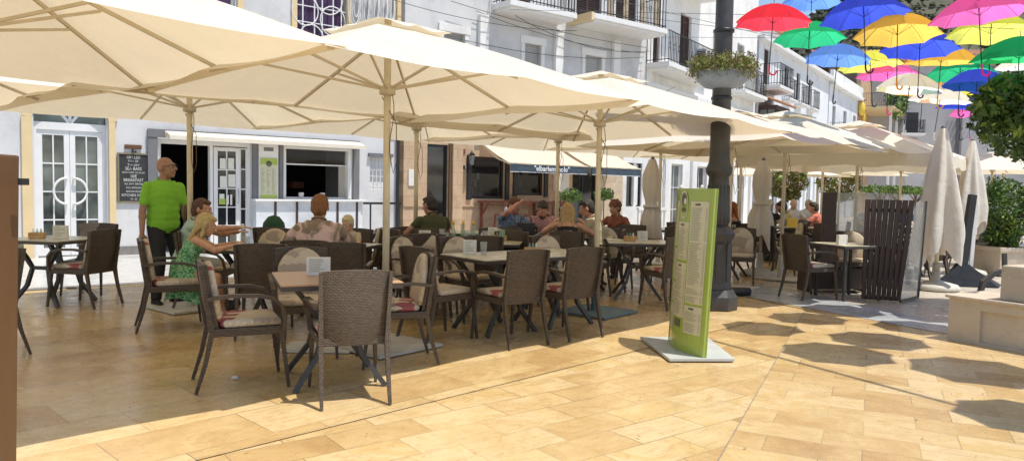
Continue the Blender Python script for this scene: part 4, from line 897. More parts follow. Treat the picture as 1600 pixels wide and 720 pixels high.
# wires on the bar front
bl = B.root.matrix_world if False else Matrix.Translation(B.root.location) @ Matrix.Rotation(B.root.rotation_euler.z, 4, 'Z')
wl = [((-1.6,-.3,5.9),(5.5,-.12,5.95),.25,'cable sagging from the festive frame to the balcony'),((0,-.12,5.3),(8.3,-.14,5.55),.3,'lowest cable sagging across the grey front'),((1.2,-.16,6.05),(8.4,-.16,5.85),.12,'upper cable clipped below the balconies'),
      ((2,-.1,5.95),(8.45,-.1,5.7),.2,'middle cable under the balconies'),((3.2,-.2,6.0),(8.5,-.2,5.75),.32,'slack looping cable under the right balcony'),((8.4,-.15,5.8),(8.45,-.15,4.4),.0,'cable dropping down the corner of the grey house'),((8.45,-.15,4.6),(9.5,-.4,4.75),.15,'cable crossing from the corner to the balcony house')]
for p, q, sg, lb in wl: cable(bl @ Vector(p), bl @ Vector(q), sg, .008, label=lb, group='cables along the house fronts')
cable(D(1000, 118, 23.3), D(1100, 150, 28), .2, .02, label='thick cable along the base of the balcony house balcony', group='cables along the house fronts')
# long straight wire whose shadow crosses the walk
g1, g2 = G(1112, 530), G(1600, 661); g2 = g1+(g2-g1)*1.9; cable(g1-SV*(4.4/-SV.z), g2-SV*(4.4/-SV.z)+Vector((0,0,0)), .0, .026, label='thick straight cable over the open walk at the right', group='wires carrying the umbrellas')

# ================================================================== CHAIRS AND TABLES
def arch_panel(w_, h_, t_, nx=10, flat=.45):
    """cushion outline: straight sides, arched top; returns MB in xz plane centred on x, from z=0"""
    pts = [(-w_/2, 0), (w_/2, 0), (w_/2, h_*flat)] + [(w_/2*math.cos(a), h_*flat+h_*(1-flat)*math.sin(a)) for a in [PI*i/12 for i in range(1, 12)]] + [(-w_/2, h_*flat)]
    m = MB(); layers = [(-t_/2, .90), (-t_/2*.7, .975), (0, 1.0), (t_/2*.7, .975), (t_/2, .90)]; n = len(pts); vs = []; fs = []
    for y, s_ in layers: vs += [(x*s_, y, h_/2+(z-h_/2)*s_) for x, z in pts]
    for j in range(len(layers)-1):
        for i in range(n): a = j*n+i; b_ = j*n+(i+1) % n; fs.append((a, b_, b_+n, a+n))
    c0 = len(vs); vs += [(0, -t_/2*1.25, h_/2), (0, t_/2*1.25, h_/2)]
    for i in range(n): fs.append((c0, (i+1) % n, i)); fs.append((c0+1, (len(layers)-1)*n+i, (len(layers)-1)*n+(i+1) % n))
    m.add(vs, fs, 0, True); return m
def make_chair(cush=True, arms=True, cm='cush'):
    r_ = empty('wicker_chair', (0,0,0))
    # back panel, gently curved and raked
    nx, nz = 10, 8; vs = []; fs = []
    for side in (0, 1):
        for j in range(nz+1):
            t = j/nz; z = .375+.487*t; y0 = -.215-.085*t-.012*math.sin(PI*t)
            for i in range(nx+1):
                u = -1+2*i/nx; vs.append((u*(.206+.010*t), y0+.028*(u*u)-.028+(.026 if side else 0)+.014, z + (.012*(1-u*u) if j == nz else 0)))
    q = (nx+1)*(nz+1)
    for j in range(nz):
        for i in range(nx):
            a = j*(nx+1)+i; fs += [(a, a+1, a+nx+2, a+nx+1), (a+q, a+nx+1+q, a+nx+2+q, a+1+q)]
    for i in range(nx): fs.append((i, i+q, i+1+q, i+1)); a = nz*(nx+1)+i; fs.append((a, a+1, a+1+q, a+q))
    for j in range(nz): a = j*(nx+1); fs.append((a, a+nx+1, a+nx+1+q, a+q)); a += nx; fs.append((a, a+q, a+nx+1+q, a+nx+1))
    MB().add(vs, fs, 0, False).build('backrest', MT['wick'], r_)
    MB().box(-.23, .23, -.225, .235, .375, .43).build('seat', MT['wick'], r_, bevel=.008)
    for sx_ in (-1, 1):
        b = MB(); b.rbar([(sx_*.216, -.335, 0), (sx_*.214, -.275, .2), (sx_*.211, -.235, .40), (sx_*.217, -.275, .66), (sx_*.221, -.305, .86)], [.02,.027,.031,.026,.022], [.022,.029,.035,.028,.026], side=(1,0,0)); b.build('leg', MT['wick'], r_)
        b = MB(); b.bar((sx_*.232, .262, 0), (sx_*.215, .215, .40), .02, .021, .031, .034); b.build('leg', MT['wick'], r_)
        if arms:
            b = MB(); b.rbar([(sx_*.238, -.27, .635), (sx_*.262, -.12, .655), (sx_*.27, .06, .65), (sx_*.268, .16, .625), (sx_*.258, .215, .57), (sx_*.236, .235, .47), (sx_*.226, .225, .40)], .036, .024, side=(1,0,0)); b.build('armrest', MT['resin'], r_)
    if cush:
        m = arch_panel(.40, .40, .05, flat=.45); Mx = Matrix.Translation((0, -.185, .475)) @ Matrix.Rotation(R(9), 4, 'X')
        c = m.build('back_cushion', MT[cm], r_); c.data.transform(Mx)
        m = arch_panel(.43, .43, .055, flat=.85); Mx = Matrix.Translation((0, -.21, .455)) @ Matrix.Rotation(-PI/2, 4, 'X') @ Matrix.Scale(-1, 4, (0,1,0)) if False else Matrix.Translation((0, .215, .455)) @ Matrix.Rotation(PI/2, 4, 'X')
        c = m.build('seat_cushion', MT[cm], r_); c.data.transform(Mx)
    return r_
ch_proto = {}
def chair(x, y, az, label, kind='c', group='wicker armchairs set round the cafe tables'):
    if kind not in ch_proto: o = make_chair(kind != 'n', True, 'cush2' if kind == 'w' else 'cush'); ch_proto[kind] = o
    else: o = copy_tree(ch_proto[kind])
    o.location = (x, y, .001); o.rotation_euler = (0, 0, -R(az)); return tag(o, label, 'chair', group)
def table(x, y, az, w_, d_, label, top='tt_stone', h=.745, group='cafe tables', legs='curved'):
    r_ = empty('cafe_table', (x, y, .001), -R(az), label, 'table', group)
    MB().box(-w_/2, w_/2, -d_/2, d_/2, h-.012, h).build('tabletop', MT[top], r_, bevel=.004)
    MB().box(-w_/2+.003, w_/2-.003, -d_/2+.003, d_/2-.003, h-.045, h-.0125).build('edge_band', MT['tt_edge'], r_, bevel=.004)
    sx0 = w_/2-.1; sy0 = d_/2-.1
    for sx_ in (-1, 1):
        for sy in (-1, 1):
            if legs == 'curved':
                b = MB(); b.rbar([(sx_*sx0*.95, sy*sy0*.8, h-.05), (sx_*sx0*.55, sy*sy0*.72, h-.22), (sx_*sx0*.34, sy*sy0*.68, .42), (sx_*sx0*.5, sy*sy0*.78, .22), (sx_*sx0*1.0, sy*sy0, .0)], [.055,.05,.045,.045,.04], [.035]*5, side=(0,1,0)); b.build('leg', MT['iron'], r_)
            else: MB().bar((sx_*sx0*1.1, sy*sy0*1.1, 0), (sx_*sx0*1.1, sy*sy0*1.1, h-.05), .035, .035).build('leg', MT['iron'], r_)
    b = MB()
    for sy in (-1, 1): b.box(-sx0*.36, sx0*.36, sy*sy0*.68-.015, sy*sy0*.68+.015, .40, .44)
    b.box(-.02, .02, -sy0*.66, sy0*.66, .405, .435); b.build('crossbar', MT['iron'], r_); return r_
# -- near empty table
table(-1.28, 5.34, -22, .82, .80, 'tan topped square table nearest the camera with four empty wicker chairs', 'tt_wood')
chair(-1.09, 4.95, -21, 'empty wicker chair seen squarely from behind, nearest the camera', 'c')
chair(-1.88, 5.2, 64, 'empty wicker armchair at the left side of the tan table, cushions towards the right', 'c')
chair(-.95, 5.93, -108, 'wicker armchair at the right side of the tan table, turned left', 'c')
chair(-1.72, 6.12, 158, 'cushioned chair facing the camera on the far side of the tan table', 'w')
# -- double table right of it
table(-.16, 7.35, -38, .8, .78, 'pale square table left of centre with glasses card and caddy, joined to another', 'tt_stone')
table(.45, 7.84, -38, .8, .78, 'pale square table joined on the right of the one with card and caddy', 'tt_stone')
chair(-.66, 6.88, 45, 'wicker armchair at the left end of the pale double table, cushion facing right', 'w')
chair(-.02, 6.80, -36, 'wicker chair seen from behind, left one of two at the double table', 'c')
chair(.52, 7.20, -38, 'wicker chair seen from behind, right one of the two at the double table', 'c')
chair(.56, 8.50, 142, 'chair with arched cushion facing the camera behind the right half of the double table', 'w')
chair(-.46, 7.98, 142, 'chair with arched cushion facing the camera behind the card on the double table', 'w')
chair(-.98, 7.86, 120, 'chair with arched cushion facing right at the far left corner of the double table', 'w')
# -- table right of the pole
table(1.68, 9.85, 5, .8, .78, 'dark edged table with a wooden caddy, just left of the green menu board', 'tt_stone')
chair(1.93, 9.08, -22, 'dark wicker chair seen from behind right beside the green menu board', 'c')
chair(1.02, 9.98, 75, 'armchair in profile just right of the blue sleeved parasol pole', 'c')
chair(1.45, 10.75, 165, 'cushioned chair facing the camera behind the dark edged table', 'c')
chair(2.5, 10.6, -95, 'armchair mostly hidden by the green menu board', 'c')
# -- left table
table(-5.28, 8.5, 10, .8, .78, 'pale table by the arched glass door with a caddy and a small menu', 'tt_stone')
chair(-4.86, 8.35, -78, 'dark wicker armchair in profile at the right of the table by the arched door', 'c')
chair(-5.30, 9.25, 172, 'dark wicker chair on the far side of the table by the arched door', 'n')
chair(-4.27, 5.88, -127, 'dark chair at the left edge, half hidden by the brown post', 'n')
# -- the women's table and the family
table(-2.62, 7.75, 15, .8, .8, 'pale table with plates and glasses where the girl in green sits', 'tt_stone')
table(-2.0, 8.3, 15, .8, .8, 'pale table in front of the man in the printed pink shirt', 'tt_stone')
chair(-3.28, 7.15, 62, 'wicker chair carrying the girl in the green dress, seen from its side', 'c')
chair(-2.33, 6.95, -12, 'dark wicker chair from behind at the near side of the girls table', 'w')
chair(-1.66, 7.30, -8, 'dark wicker chair from behind, between the tan table and the man in pink', 'c')
chair(-3.42, 8.35, 85, 'chair under the ponytailed woman', 'c')
chair(-2.05, 9.15, 190, 'chair under the small blond child', 'n')
chair(-2.05, 7.50, -5, 'chair under the man in the printed pink shirt', 'n')
chair(-2.9, 8.85, 175, 'chair with a round topped cushion behind the girls table', 'c')
chair(-3.0, 9.6, 10, 'far chair with a green garment over its back near the white glazed door', 'n')
# -- near the white pavement
table(-2.15, 10.9, 20, .7, .7, 'small dark table beyond the kerb in front of the white wall', 'iron')
chair(-2.65, 10.6, 70, 'dark armchair facing right at the small table by the white wall', 'c')
chair(-1.75, 10.2, -60, 'dark armchair facing left at the small table by the white wall', 'c')
chair(-1.98, 9.6, -100, 'dark armchair with arched cushion just right of the man in pink', 'w')
chair(-1.22, 8.75, -30, 'dark chair from behind immediately right of the tall parasol pole', 'n')
chair(-1.40, 9.7, 40, 'dark armchair facing away, left of the bottles table', 'n')
chair(-.9, 8.35, 160, 'chair with arched printed cushion in front of the bottles table, left one', 'w')
# -- bottles table
table(-.62, 9.35, 5, 1.5, .8, 'long table carrying three yellow capped bottles', 'tt_stone')
table(-.85, 11.3, 5, .8, .8, 'table in front of the man in the olive shirt', 'tt_stone')
chair(-1.10, 10.10, 0, 'dark chair under the man in the olive shirt', 'n')
chair(-.35, 8.72, -5, 'dark chair back in front of the bottles table, right of the card', 'n')
chair(-.05, 10.2, 175, 'dark chair with no cushion behind the bottles', 'n')
chair(.05, 9.15, -80, 'dark armchair at the right end of the bottles table', 'n')
chair(-.18, 9.95, 170, 'chair with an arched pale cushion right of the green glass', 'w')
chair(.10, 11.2, -10, 'chair under the man raising his arm', 'n')
table(.75, 10.9, 10, 1.5, .8, 'long table with a bag and a phone between the people at the centre', 'tt_stone')
chair(.55, 11.9, 180, 'chair under the man in the checked pink shirt', 'n')
chair(.72, 9.95, 0, 'dark chair under the woman in the black top', 'n')
chair(1.30, 10.5, -80, 'dark chair under the man in the beige shirt', 'n')
chair(1.95, 11.7, 180, 'dark chair with no cushion behind the dark edged table', 'n')
chair(2.45, 11.9, -30, 'dark armchair under the closed parasol left of the menu board', 'n')
chair(.10, 9.75, 20, 'dark chair seen from behind between the bottles table and the woman in black', 'n')
# -- right of the lamp post
table(4.62, 10.12, 75, .72, .7, 'small pale table with a white card beside the slatted screen', 'tt_stone', legs='straight')
chair(4.08, 10.05, 68, 'dark wicker armchair seen from behind beside the small table at the slatted screen', 'c')
chair(5.02, 10.85, 200, 'cushioned armchair with red printed patch facing the camera next to the slatted screen', 'w')
chair(3.52, 11.4, 200, 'cushioned armchair facing the camera right of the lamp post plinth', 'w')
table(3.6, 12.4, 30, .8, .8, 'pale table with a yellow card between the lamp post and the closed parasol', 'tt_stone')
chair(4.35, 13.6, 20, 'dark chair right behind the tied closed parasol', 'n')
chair(5.3, 14.2, -85, 'dark armchair in profile right of the tied closed parasol', 'c')
chair(4.6, 12.9, 60, 'dark armchair just right of the tied closed parasol, lower part of it visible', 'c')
table(5.75, 15.3, 20, 1.4, .8, 'pale table with a yellow card in front of the people at the back right', 'tt_stone')
chair(6.0, 14.5, -5, 'dark chair seen from behind, left of the brown screen post', 'n')
chair(6.75, 15.5, -70, 'dark chair partly hidden behind the brown screen post', 'n')
table(7.0, 12.9, 10, .8, .8, 'pale table behind the tall closed parasol', 'tt_stone')
chair(6.75, 12.1, -25, 'dark chair seen from behind right of the glass end of the screen', 'n')
chair(7.6, 13.2, -80, 'dark armchair just right of the tall closed parasol', 'c')
chair(7.2, 13.8, 180, 'armchair with arched cushion behind the tall closed parasol', 'w')
table(9.6, 15.6, 10, .8, .8, 'dark table far right behind the black mast', 'iron')
chair(9.0, 15.2, 60, 'dark chair between the black mast and the ficus planter', 'n')
chair(10.6, 16.2, -80, 'dark chair at the right edge behind the ficus planter', 'n')
chair(8.6, 16.4, 150, 'dark chair in the far row left of the ficus', 'c')
chair(3.2, 13.6, 40, 'dark chair behind the table with the yellow card', 'n')
table(2.6, 13.4, 15, .8, .8, 'far pale table left of the lamp post', 'tt_stone')

# things on the tables
def placed(b, name, m, x, y, z, label, cat, group=None, rz=0, bevel=0):
    o = b.build(name, m, None, bevel=bevel, label=label, cat=cat, group=group); o.location = (x, y, z); o.rotation_euler.z = rz; return o
def card(x, y, rz, label, w_=.13, h_=.13, z=.747, m='paper', d_=.05, txt=True):
    r_ = empty('menu_card', (x, y, z), rz, label, 'card', 'menu cards on the tables'); b = MB(); b.prism([(-w_/2, -d_/2), (w_/2, -d_/2), (w_/2, d_/2), (-w_/2, d_/2)], 0, h_); b.build('card', MT[m], r_, bevel=.002)
    if txt:
        b = MB(); rn = random.Random(int(x*100)); 
        for i in range(7): b.box(-w_*.38, -w_*.38+w_*rn.uniform(.3, .75), -d_/2-.0015, -d_/2-.0002, h_*.88-i*h_*.11, h_*.88-i*h_*.11+.005)
        b.build('print', MT['ink2'] if m == 'paper' else MT['ink'], r_)
    return r_
card(-1.42, 5.42, R(12), 'white menu card standing on the near tan table', .17, .13)
card(-.42, 7.42, R(5), 'cream menu card on the pale double table', .13, .14)
card(-1.08, 9.15, R(0), 'pale menu card left of the bottles', .14, .13)
card(-.25, 9.6, R(0), 'pale card with a small picture right of the bottles', .12, .16)
card(-5.15, 8.42, R(15), 'white menu card on the table by the arched door', .15, .15)
card(1.76, 9.95, R(10), 'white card with a red picture on the dark edged table', .13, .13); card(4.45, 9.95, R(20), 'blank white card beside the slatted screen', .15, .13, txt=False)
card(3.45, 12.35, 0, 'yellow card on the table right of the lamp post', .14, .14, m='yellowc', txt=False); card(5.75, 15.15, 0, 'yellow card on the far table before the man in beige', .2, .18, m='yellowc', txt=False)
def caddy(x, y, rz, label):
    r_ = empty('condiment_caddy', (x, y, .747), rz, label, 'caddy', 'wooden caddies on the tables'); b = MB(); b.box(-.07, .07, -.045, .045, 0, .008)
    for s_ in (-1, 1): b.box(-.07, .07, s_*.045-.004, s_*.045+.004, .01, .035); b.box(-.07, .07, s_*.045-.004, s_*.045+.004, .042, .065)
    for s_ in (-1, 1): b.box(s_*.07-.004, s_*.07+.004, -.05, .05, .01, .066)
    b.build('rack', MT['bamboo'], r_)
    for i in range(3): bb_ = MB(); bb_.lathe([(.014,0),(.014,.07),(.008,.09),(.008,.1)], 10, (-.04+i*.04, 0, .009)); bb_.build('jar', MT[('clear', 'gbottle', 'paper')[i]], r_)
caddy(.22, 7.62, R(30), 'wooden caddy of jars on the pale double table'); caddy(-5.42, 8.42, R(10), 'wooden caddy on the table by the arched door'); caddy(1.58, 9.85, R(8), 'wooden caddy on the dark edged table'); caddy(-.42, 9.2, 0, 'wooden caddy just right of the bottles'); caddy(-.15, 9.5, .3, 'wooden caddy by the card right of the bottles')
def bottle(x, y, label, z=.747, m='gbottle', h=.23, cap='yellowc'):
    r_ = empty('bottle', (x, y, z), 0, label, 'bottle', 'bottles on the tables'); b = MB(); b.lathe([(.03,0),(.032,.01),(.032,h*.5),(.013,h*.75),(.012,h*.95)], 14); b.build('glass_body', MT[m], r_); b = MB(); b.lathe([(.015,0),(.017,.03),(.012,.05)], 10, (0,0,h*.92)); b.build('stopper', MT[cap], r_)
for i, x in enumerate((-.72, -.60, -.48)): bottle(x, 9.08, 'clear bottle with yellow stopper, %s of three' % ('left', 'middle', 'right')[i])
def tumbler(x, y, label, h=.12, m='clear'):
    b = MB(); b.lathe([(.028,0),(.036,h),(.033,h),(.026,.006),(.001,.006)], 14, cap=False); b.add([(0,0,.003)]+[(.028*math.cos(2*PI*k/14), .028*math.sin(2*PI*k/14), .002) for k in range(14)], [(0, k+1, (k+1) % 14+1) for k in range(14)]); placed(b, 'drinking_glass', MT[m], x, y, .747, label, 'glass', 'drinking glasses')
tumbler(-.80, 9.0, 'clear tumbler left of the bottles'); tumbler(-.55, 8.98, 'clear tumbler before the bottles'); tumbler(-.12, 9.1, 'tall green tinted glass right of the caddy', .16, 'gbottle'); tumbler(-.28, 7.36, 'clear tumbler beside the cream card', .13)
tumbler(-2.75, 7.65, 'clear tumbler near the girl in green'); tumbler(-2.42, 7.9, 'glass with orange drink on the girls table', .13, 'yellowc'); bottle(-2.9, 7.95, 'small clear bottle near the women', cap='paper', h=.2, m='clear')
b = MB(); b.lathe([(.04,0),(.045,.14),(.03,.17),(.012,.2)], 14); placed(b, 'green_bottle', MT['gbottle'], -2.05, 7.95, .747, 'squat green bottle beside the white tub before the blond child', 'bottle')
b = MB(); b.lathe([(.07,0),(.085,.14),(.08,.14),(.07,.02)], 18); placed(b, 'white_tub', MT['paper'], -2.25, 8.0, .747, 'white tub beside the squat green bottle', 'tub')
for x, y, lb in ((-2.6, 7.55, 'plate of food in front of the girl in green'), (-2.35, 7.7, 'plate on the near edge of the girls table'), (.5, 10.8, 'white plate before the man in the checked shirt'), (1.0, 10.75, 'white plate before the man in beige')):
    r_ = empty('plate', (x, y, .747), 0, lb, 'plate', 'plates of food'); b = MB(); b.lathe([(.07,0),(.12,.015),(.118,.018),(.07,.006)], 20); b.build('dish', MT['white'], r_); b = MB(); b.ell((0,0,.02), (.06,.05,.022), 10, 6); b.ell((.03,.02,.025), (.03,.03,.018), 8, 5); b.build('food', MT['tile'], r_)
b = MB(); b.box(-.3, .3, -.2, .2, 0, .012); placed(b, 'white_box_lid', MT['paper'], -1.65, 6.35, .002, 'flat white carton lying under the far side of the tan table', 'carton')
b = MB(); rnd = random.Random(2); b.ell((0,0,.012), (.03,.018,.014), 8, 5); placed(b, 'crumpled_napkin', MT['paper'], *G(367, 592)[:2], .0, 'small crumpled white napkin on the paving left of the tan table', 'litter')

# ================================================================== LAMP POST
lp = empty('lamp_post', (2.5, 9.0, 0), R(20), 'grey cast iron lamp post with octagonal plinth and hanging basket ring', 'lamp post')
Mo = Matrix.Identity(4)
b = MB(); b.lathe([(.27,0),(.27,.16),(.24,.2),(.22,.24)], 8); b.build('plinth', MT['lampc'], lp, bevel=.008)
b = MB(); b.lathe([(.195,.24),(.185,.3),(.17,.82),(.195,.86),(.22,.92),(.185,.97),(.125,1.02)], 8); b.build('pedestal', MT['lampc'], lp, bevel=.006)
b = MB()
for i in range(8): a = PI/8+i*PI/4; b.box(-.04, .04, .160, .178, .34, .8, M=Matrix.Rotation(a, 4, 'Z') )
b.build('pedestal_panel', MT['lampc'], lp)
b = MB(); b.lathe([(.12,1.0),(.14,1.05),(.145,1.2),(.128,1.45),(.118,1.6),(.155,1.65),(.16,1.70),(.14,1.74),(.126,1.78),(.12,1.85),(.117,2.3)], 24); b.build('fluted_sleeve', MT['lampc'], lp)
b = MB(); [b.tube([(.138*math.cos(a), .138*math.sin(a), 1.05), (.125*math.cos(a), .125*math.sin(a), 1.5)], .009, 6) for a in [2*PI*i/16 for i in range(16)]]; b.build('fluting', MT['lampc'], lp)
b = MB(); b.lathe([(.115,2.28),(.105,3.2),(.09,6.5)], 24); b.build('shaft', MT['lampc'], lp); b = MB()
for z in (2.52, 3.32): b.lathe([(.108,z),(.125,z+.01),(.125,z+.04),(.108,z+.05)], 24)
b.build('band', MT['dark'], lp)
b = MB(); b.lathe([(.12,2.66),(.21,2.68),(.29,2.75),(.315,2.84),(.305,2.86),(.12,2.84)], 28); fb = b.build('planter_bowl', MT['plast'], None, label='grey ring planter of dry flowering plants round the lamp post', cat='planter'); fb.location = (2.5, 9.0, 0)
b = MB(); rnd = random.Random(9)
for i in range(22):
    a = 2*PI*i/22; leaves(b, (.29*math.cos(a), .29*math.sin(a), 2.92+.04*math.sin(i*2)), (.15, .15, .13), 260, .018, rnd, hollow=.1)
pf = b.build('basket_flowers', [MT['leafo'], MT['leaf2']], None, label='dry brownish green bedding plants filling the lamp post planter', cat='plants', kind='stuff'); pf.location = (2.5, 9.0, 0)
b = MB(); b.lathe([(.05,0),(.09,.02),(.09,.06),(.05,.08)], 12, M=Matrix.Rotation(PI/2, 4, 'Y') @ Matrix.Scale(1, 4)); 
o = empty('black_foot_weight', (*G(1150, 462)[:2], .06), R(10), 'black cylindrical weight lying right of the lamp post plinth', 'weight'); c = MB(); c.tube([(-.2,0,0), (.2,0,0)], .058, 16); c.build('roll', MT['dark'], o, bevel=.004); c = MB(); c.tube([(-.21,0,0),(-.2,0,0)], .03, 10); c.tube([(.2,0,0),(.21,0,0)], .03, 10); c.build('end_cap', MT['iron'], o)

# ================================================================== GREEN MENU STAND
sg = empty('menu_stand', (*((G(1046,536)+G(1102,564))/2)[:2], 0), 0, 'tall curved lime green menu board on a pale square foot plate', 'menu stand')
p1 = G(1046, 536)-sg.location; p2 = G(1100, 564)-sg.location
ux = (p2-p1).normalized(); uy = Vector((-ux.y, ux.x, 0)); wid = (p2-p1).length; c0 = (p1+p2)/2
Ms = Matrix(((ux.x, uy.x, 0, c0.x), (ux.y, uy.y, 0, c0.y), (0,0,1,0), (0,0,0,1)))
HS = 1.44; lean = .0
bend = lambda u: .10*(1-(2*u-1)**2)            # bowed in plan
def curved(u0, u1, z0, z1, off, th, n=12, lx=0.0):
    vs = []; fs = []
    for i in range(n+1):
        u = u0+(u1-u0)*i/n; x = (u-.5)*wid
        for z in (z0, z1):
            for o_y in (off, off+th): vs.append(Ms @ Vector((x*(1+.03*z), -bend(u)+o_y, z)) + Vector((.035*z, 0, 0)))
    for i in range(n):
        a = i*4; b_ = a+4; fs += [(a, b_, b_+2, a+2), (a+1, a+3, b_+3, b_+1), (a, a+1, b_+1, b_), (a+2, b_+2, b_+3, a+3)]
    fs += [(0,2,3,1), (n*4, n*4+1, n*4+3, n*4+2)]; return vs, fs
ww = wid
b = MB(); b.add(*curved(0, 1, .03, HS, 0, .02)); bo = b.build('board', MT['green'], sg)
def panelset(blocks, off, th, m, name):
    b = MB(); [b.add(*curved(*q, off, th, n=6)) for q in blocks]; return b.build(name, m, bo)
blocks = [(.045,.345,.93,1.33),(.045,.345,.63,.91),(.045,.345,.44,.61),(.045,.345,.20,.42),(.365,.635,.82,1.15),(.365,.635,.32,.795),(.655,.93,.46,1.33),(.655,.93,.20,.44)]
panelset(blocks, -.004, .003, MT['cream_p'], 'menu_column')
rn = random.Random(12); txt_ = []
for (u0, u1, z0, z1) in blocks:
    z = z1-.03; txt_.append((u0+.08, u0+.16, z-.004, z+.012)); z -= .03
    while z > z0+.012:
        if rn.random() > .1:
            e = u0+.02+(u1-u0)*rn.uniform(.45, .72); txt_.append((u0+.02, e, z, z+.0045)); txt_.append((u1-.035, u1-.012, z, z+.0045))
        z -= .0135
panelset(txt_, -.006, .0015, MT['ink2'], 'lettering'); panelset([t for t in txt_ if t[3]-t[2] > .01], -.0075, .001, MT['ink'], 'heading'); panelset([(.42,.58,.235,.30)], -.005, .004, MT['ink'], 'scan_logo_plate' if False else 'dark_label')
# round emblem
eb = MB(); n = 28
cx_, cz_ = .49, 1.30
def emb(r1, r2, off, m, name, zc=cz_, uc=cx_):
    vs = []; 
    for k in range(n): a = 2*PI*k/n; u = uc+r1*math.cos(a)/wid; vs.append(Ms @ Vector(((u-.5)*wid*1.04, -bend(u)+off, zc+r2*math.sin(a)))+Vector((.035*zc, 0, 0)))
    b = MB(); b.add(vs, [tuple(range(n))]); return b.build(name, m, bo)
emb(.075, .12, -.0052, MT['white'], 'emblem_ring'); emb(.066, .108, -.0066, MT['green'], 'emblem_ground'); emb(.052, .055, -.008, MT['ink'], 'emblem_figure', cz_+.04); emb(.022, .025, -.009, MT['white'], 'emblem_face', cz_+.03, cx_+.04); emb(.045, .02, -.008, MT['ink'], 'emblem_banner', cz_-.045)
b = MB(); b.add(*curved(0, .03, .03, HS, -.012, .03)); b.add(*curved(.97, 1, .03, HS, -.012, .03)); b.build('edge_rail', UC['lime'] if False else MT['green'], bo)
b = MB(); 
for u in (.25, .8): b = MB(); b.lathe([(.012,0),(.014,.02),(.004,.03)], 10, tuple(Ms @ Vector(((u-.5)*wid, -bend(u)+.01, HS))+Vector((.05,0,0)))); b.build('knob', MT['white'], bo)
q = [G(1000, 530), G(1046, 565), G(1148, 565), G(1106, 531)]
q = [v-sg.location for v in q]; b = MB(); b.prism([(v.x, v.y) for v in q], .004, .028); b.build('foot_plate', mat('pale_foot_plate', (.5,.52,.5), .35, .08, 4), sg, bevel=.003)

# ================================================================== SCREENS
sc_ = empty('slatted_screen', (4.9, 9.85, 0), 0, 'dark brown vertical slat wind screen with glass side, beside the closed parasol', 'wind screen')
pL, pR = G(1349, 470)-sc_.location, G(1403, 473)-sc_.location; dv = (pR-pL); Ls = dv.length*1.0; dx = dv.normalized()
for i in range(8):
    t = i/7; p = pL+dx*(Ls*t); top_off = dx*(.0+.11*t)
    b = MB(); b.bar(p+Vector((0,0,.03)), p+top_off+Vector((0,0,1.36)), .054, .02, .064, .02, up=(0,1,0)); b.build('slat', MT['brown'], sc_)
b = MB(); n_ = Vector((-dx.y, dx.x, 0))
for z in (.05, .42, .68, 1.22): b.bar(pL+n_*.03+Vector((-.02,0,z)), pL+dx*(Ls+.10*z)+n_*.03+Vector((0,0,z)), .03, .05)
b.build('rail', MT['brown'], sc_)
b = MB(); b.box(-.01, .01, 0, 0.01, 0, .01); pG = G(1434, 466)-sc_.location; b = MB(); b.add([pR+Vector((.03,0,.04)), pG+Vector((0,0,.04)), pG+Vector((0.05,0,1.34)), pR+Vector((.18,0,1.34))], [(0,1,2,3)]); b.add([pR+Vector((.03,.008,.04)), pG+Vector((0,.008,.04)), pG+Vector((0.05,.008,1.34)), pR+Vector((.18,.008,1.34))], [(3,2,1,0)]); b.build('glass_side', MT['screen'], sc_)
b = MB(); b.bar(pG, pG+Vector((.05,0,1.35)), .025, .025); b.bar(pR+Vector((.03,0,.02)), pG+Vector((0,0,.02)), .03, .03); b.build('glass_frame', MT['iron'], sc_)
s2 = empty('glass_screen', (5.14, 12.0, 0), 0, 'brown post with clear glass wind screen behind the small table', 'wind screen')
MB().bar((0,0,0), (0,0,1.45), .22, .05, up=(0,1,0)).build('post', MT['brown'], s2, bevel=.004)
MB().box(.12, 1.1, -.004, .004, .5, 1.45).build('glass', MT['screen'], s2); MB().box(.12, 1.1, -.02, .02, .05, .5).build('lower_panel', MT['brown'], s2)
s3 = empty('low_screen', (4.75, 10.75, 0), R(8), 'low dark brown planter box behind the small table left of the slatted screen', 'planter box')
MB().box(-.4, .42, -.02, .02, .04, .43).build('front_panel', MT['brown'], s3, bevel=.004); MB().box(-.4, .42, .02, .3, .06, .1).build('floor_board', MT['brown'], s3); [MB().box(x, x+.03, -.015, .3, 0, .42).build('side_panel', MT['brown'], s3) for x in (-.44, .424)]
# brown post at the left edge
bp_ = empty('brown_post', (0,0,0), 0, 'tall brown wooden post at the left edge, very near the camera', 'post')
pb = G(26, 1100); Yp = 1.9; a = D(24, 720, Yp+.10); c = D(31, 243, Yp+.10); a.x += .0; c.x += .005
b = MB(); b.add([(a.x-.42, Yp-.02, 0), (a.x+.0-.012, Yp, 0), (c.x, Yp, c.z), (c.x-.42, Yp-.02, c.z+.01), (a.x-.42, Yp+.12, 0), (a.x-.012, Yp+.10, 0), (c.x-.005, Yp+.10, c.z), (c.x-.42, Yp+.12, c.z+.01)], [(0,1,2,3), (7,6,5,4), (0,4,5,1), (1,5,6,2), (2,6,7,3), (3,7,4,0)]); b.build('panel', MT['brownp'], bp_, bevel=.006)
hg = D(36, 284, Yp+.05); b = MB(); b.box(hg.x-.012, hg.x+.001, Yp+.045, Yp+.075, hg.z-.009, hg.z+.009); b.build('hinge', MT['dark'], bp_, bevel=.002)

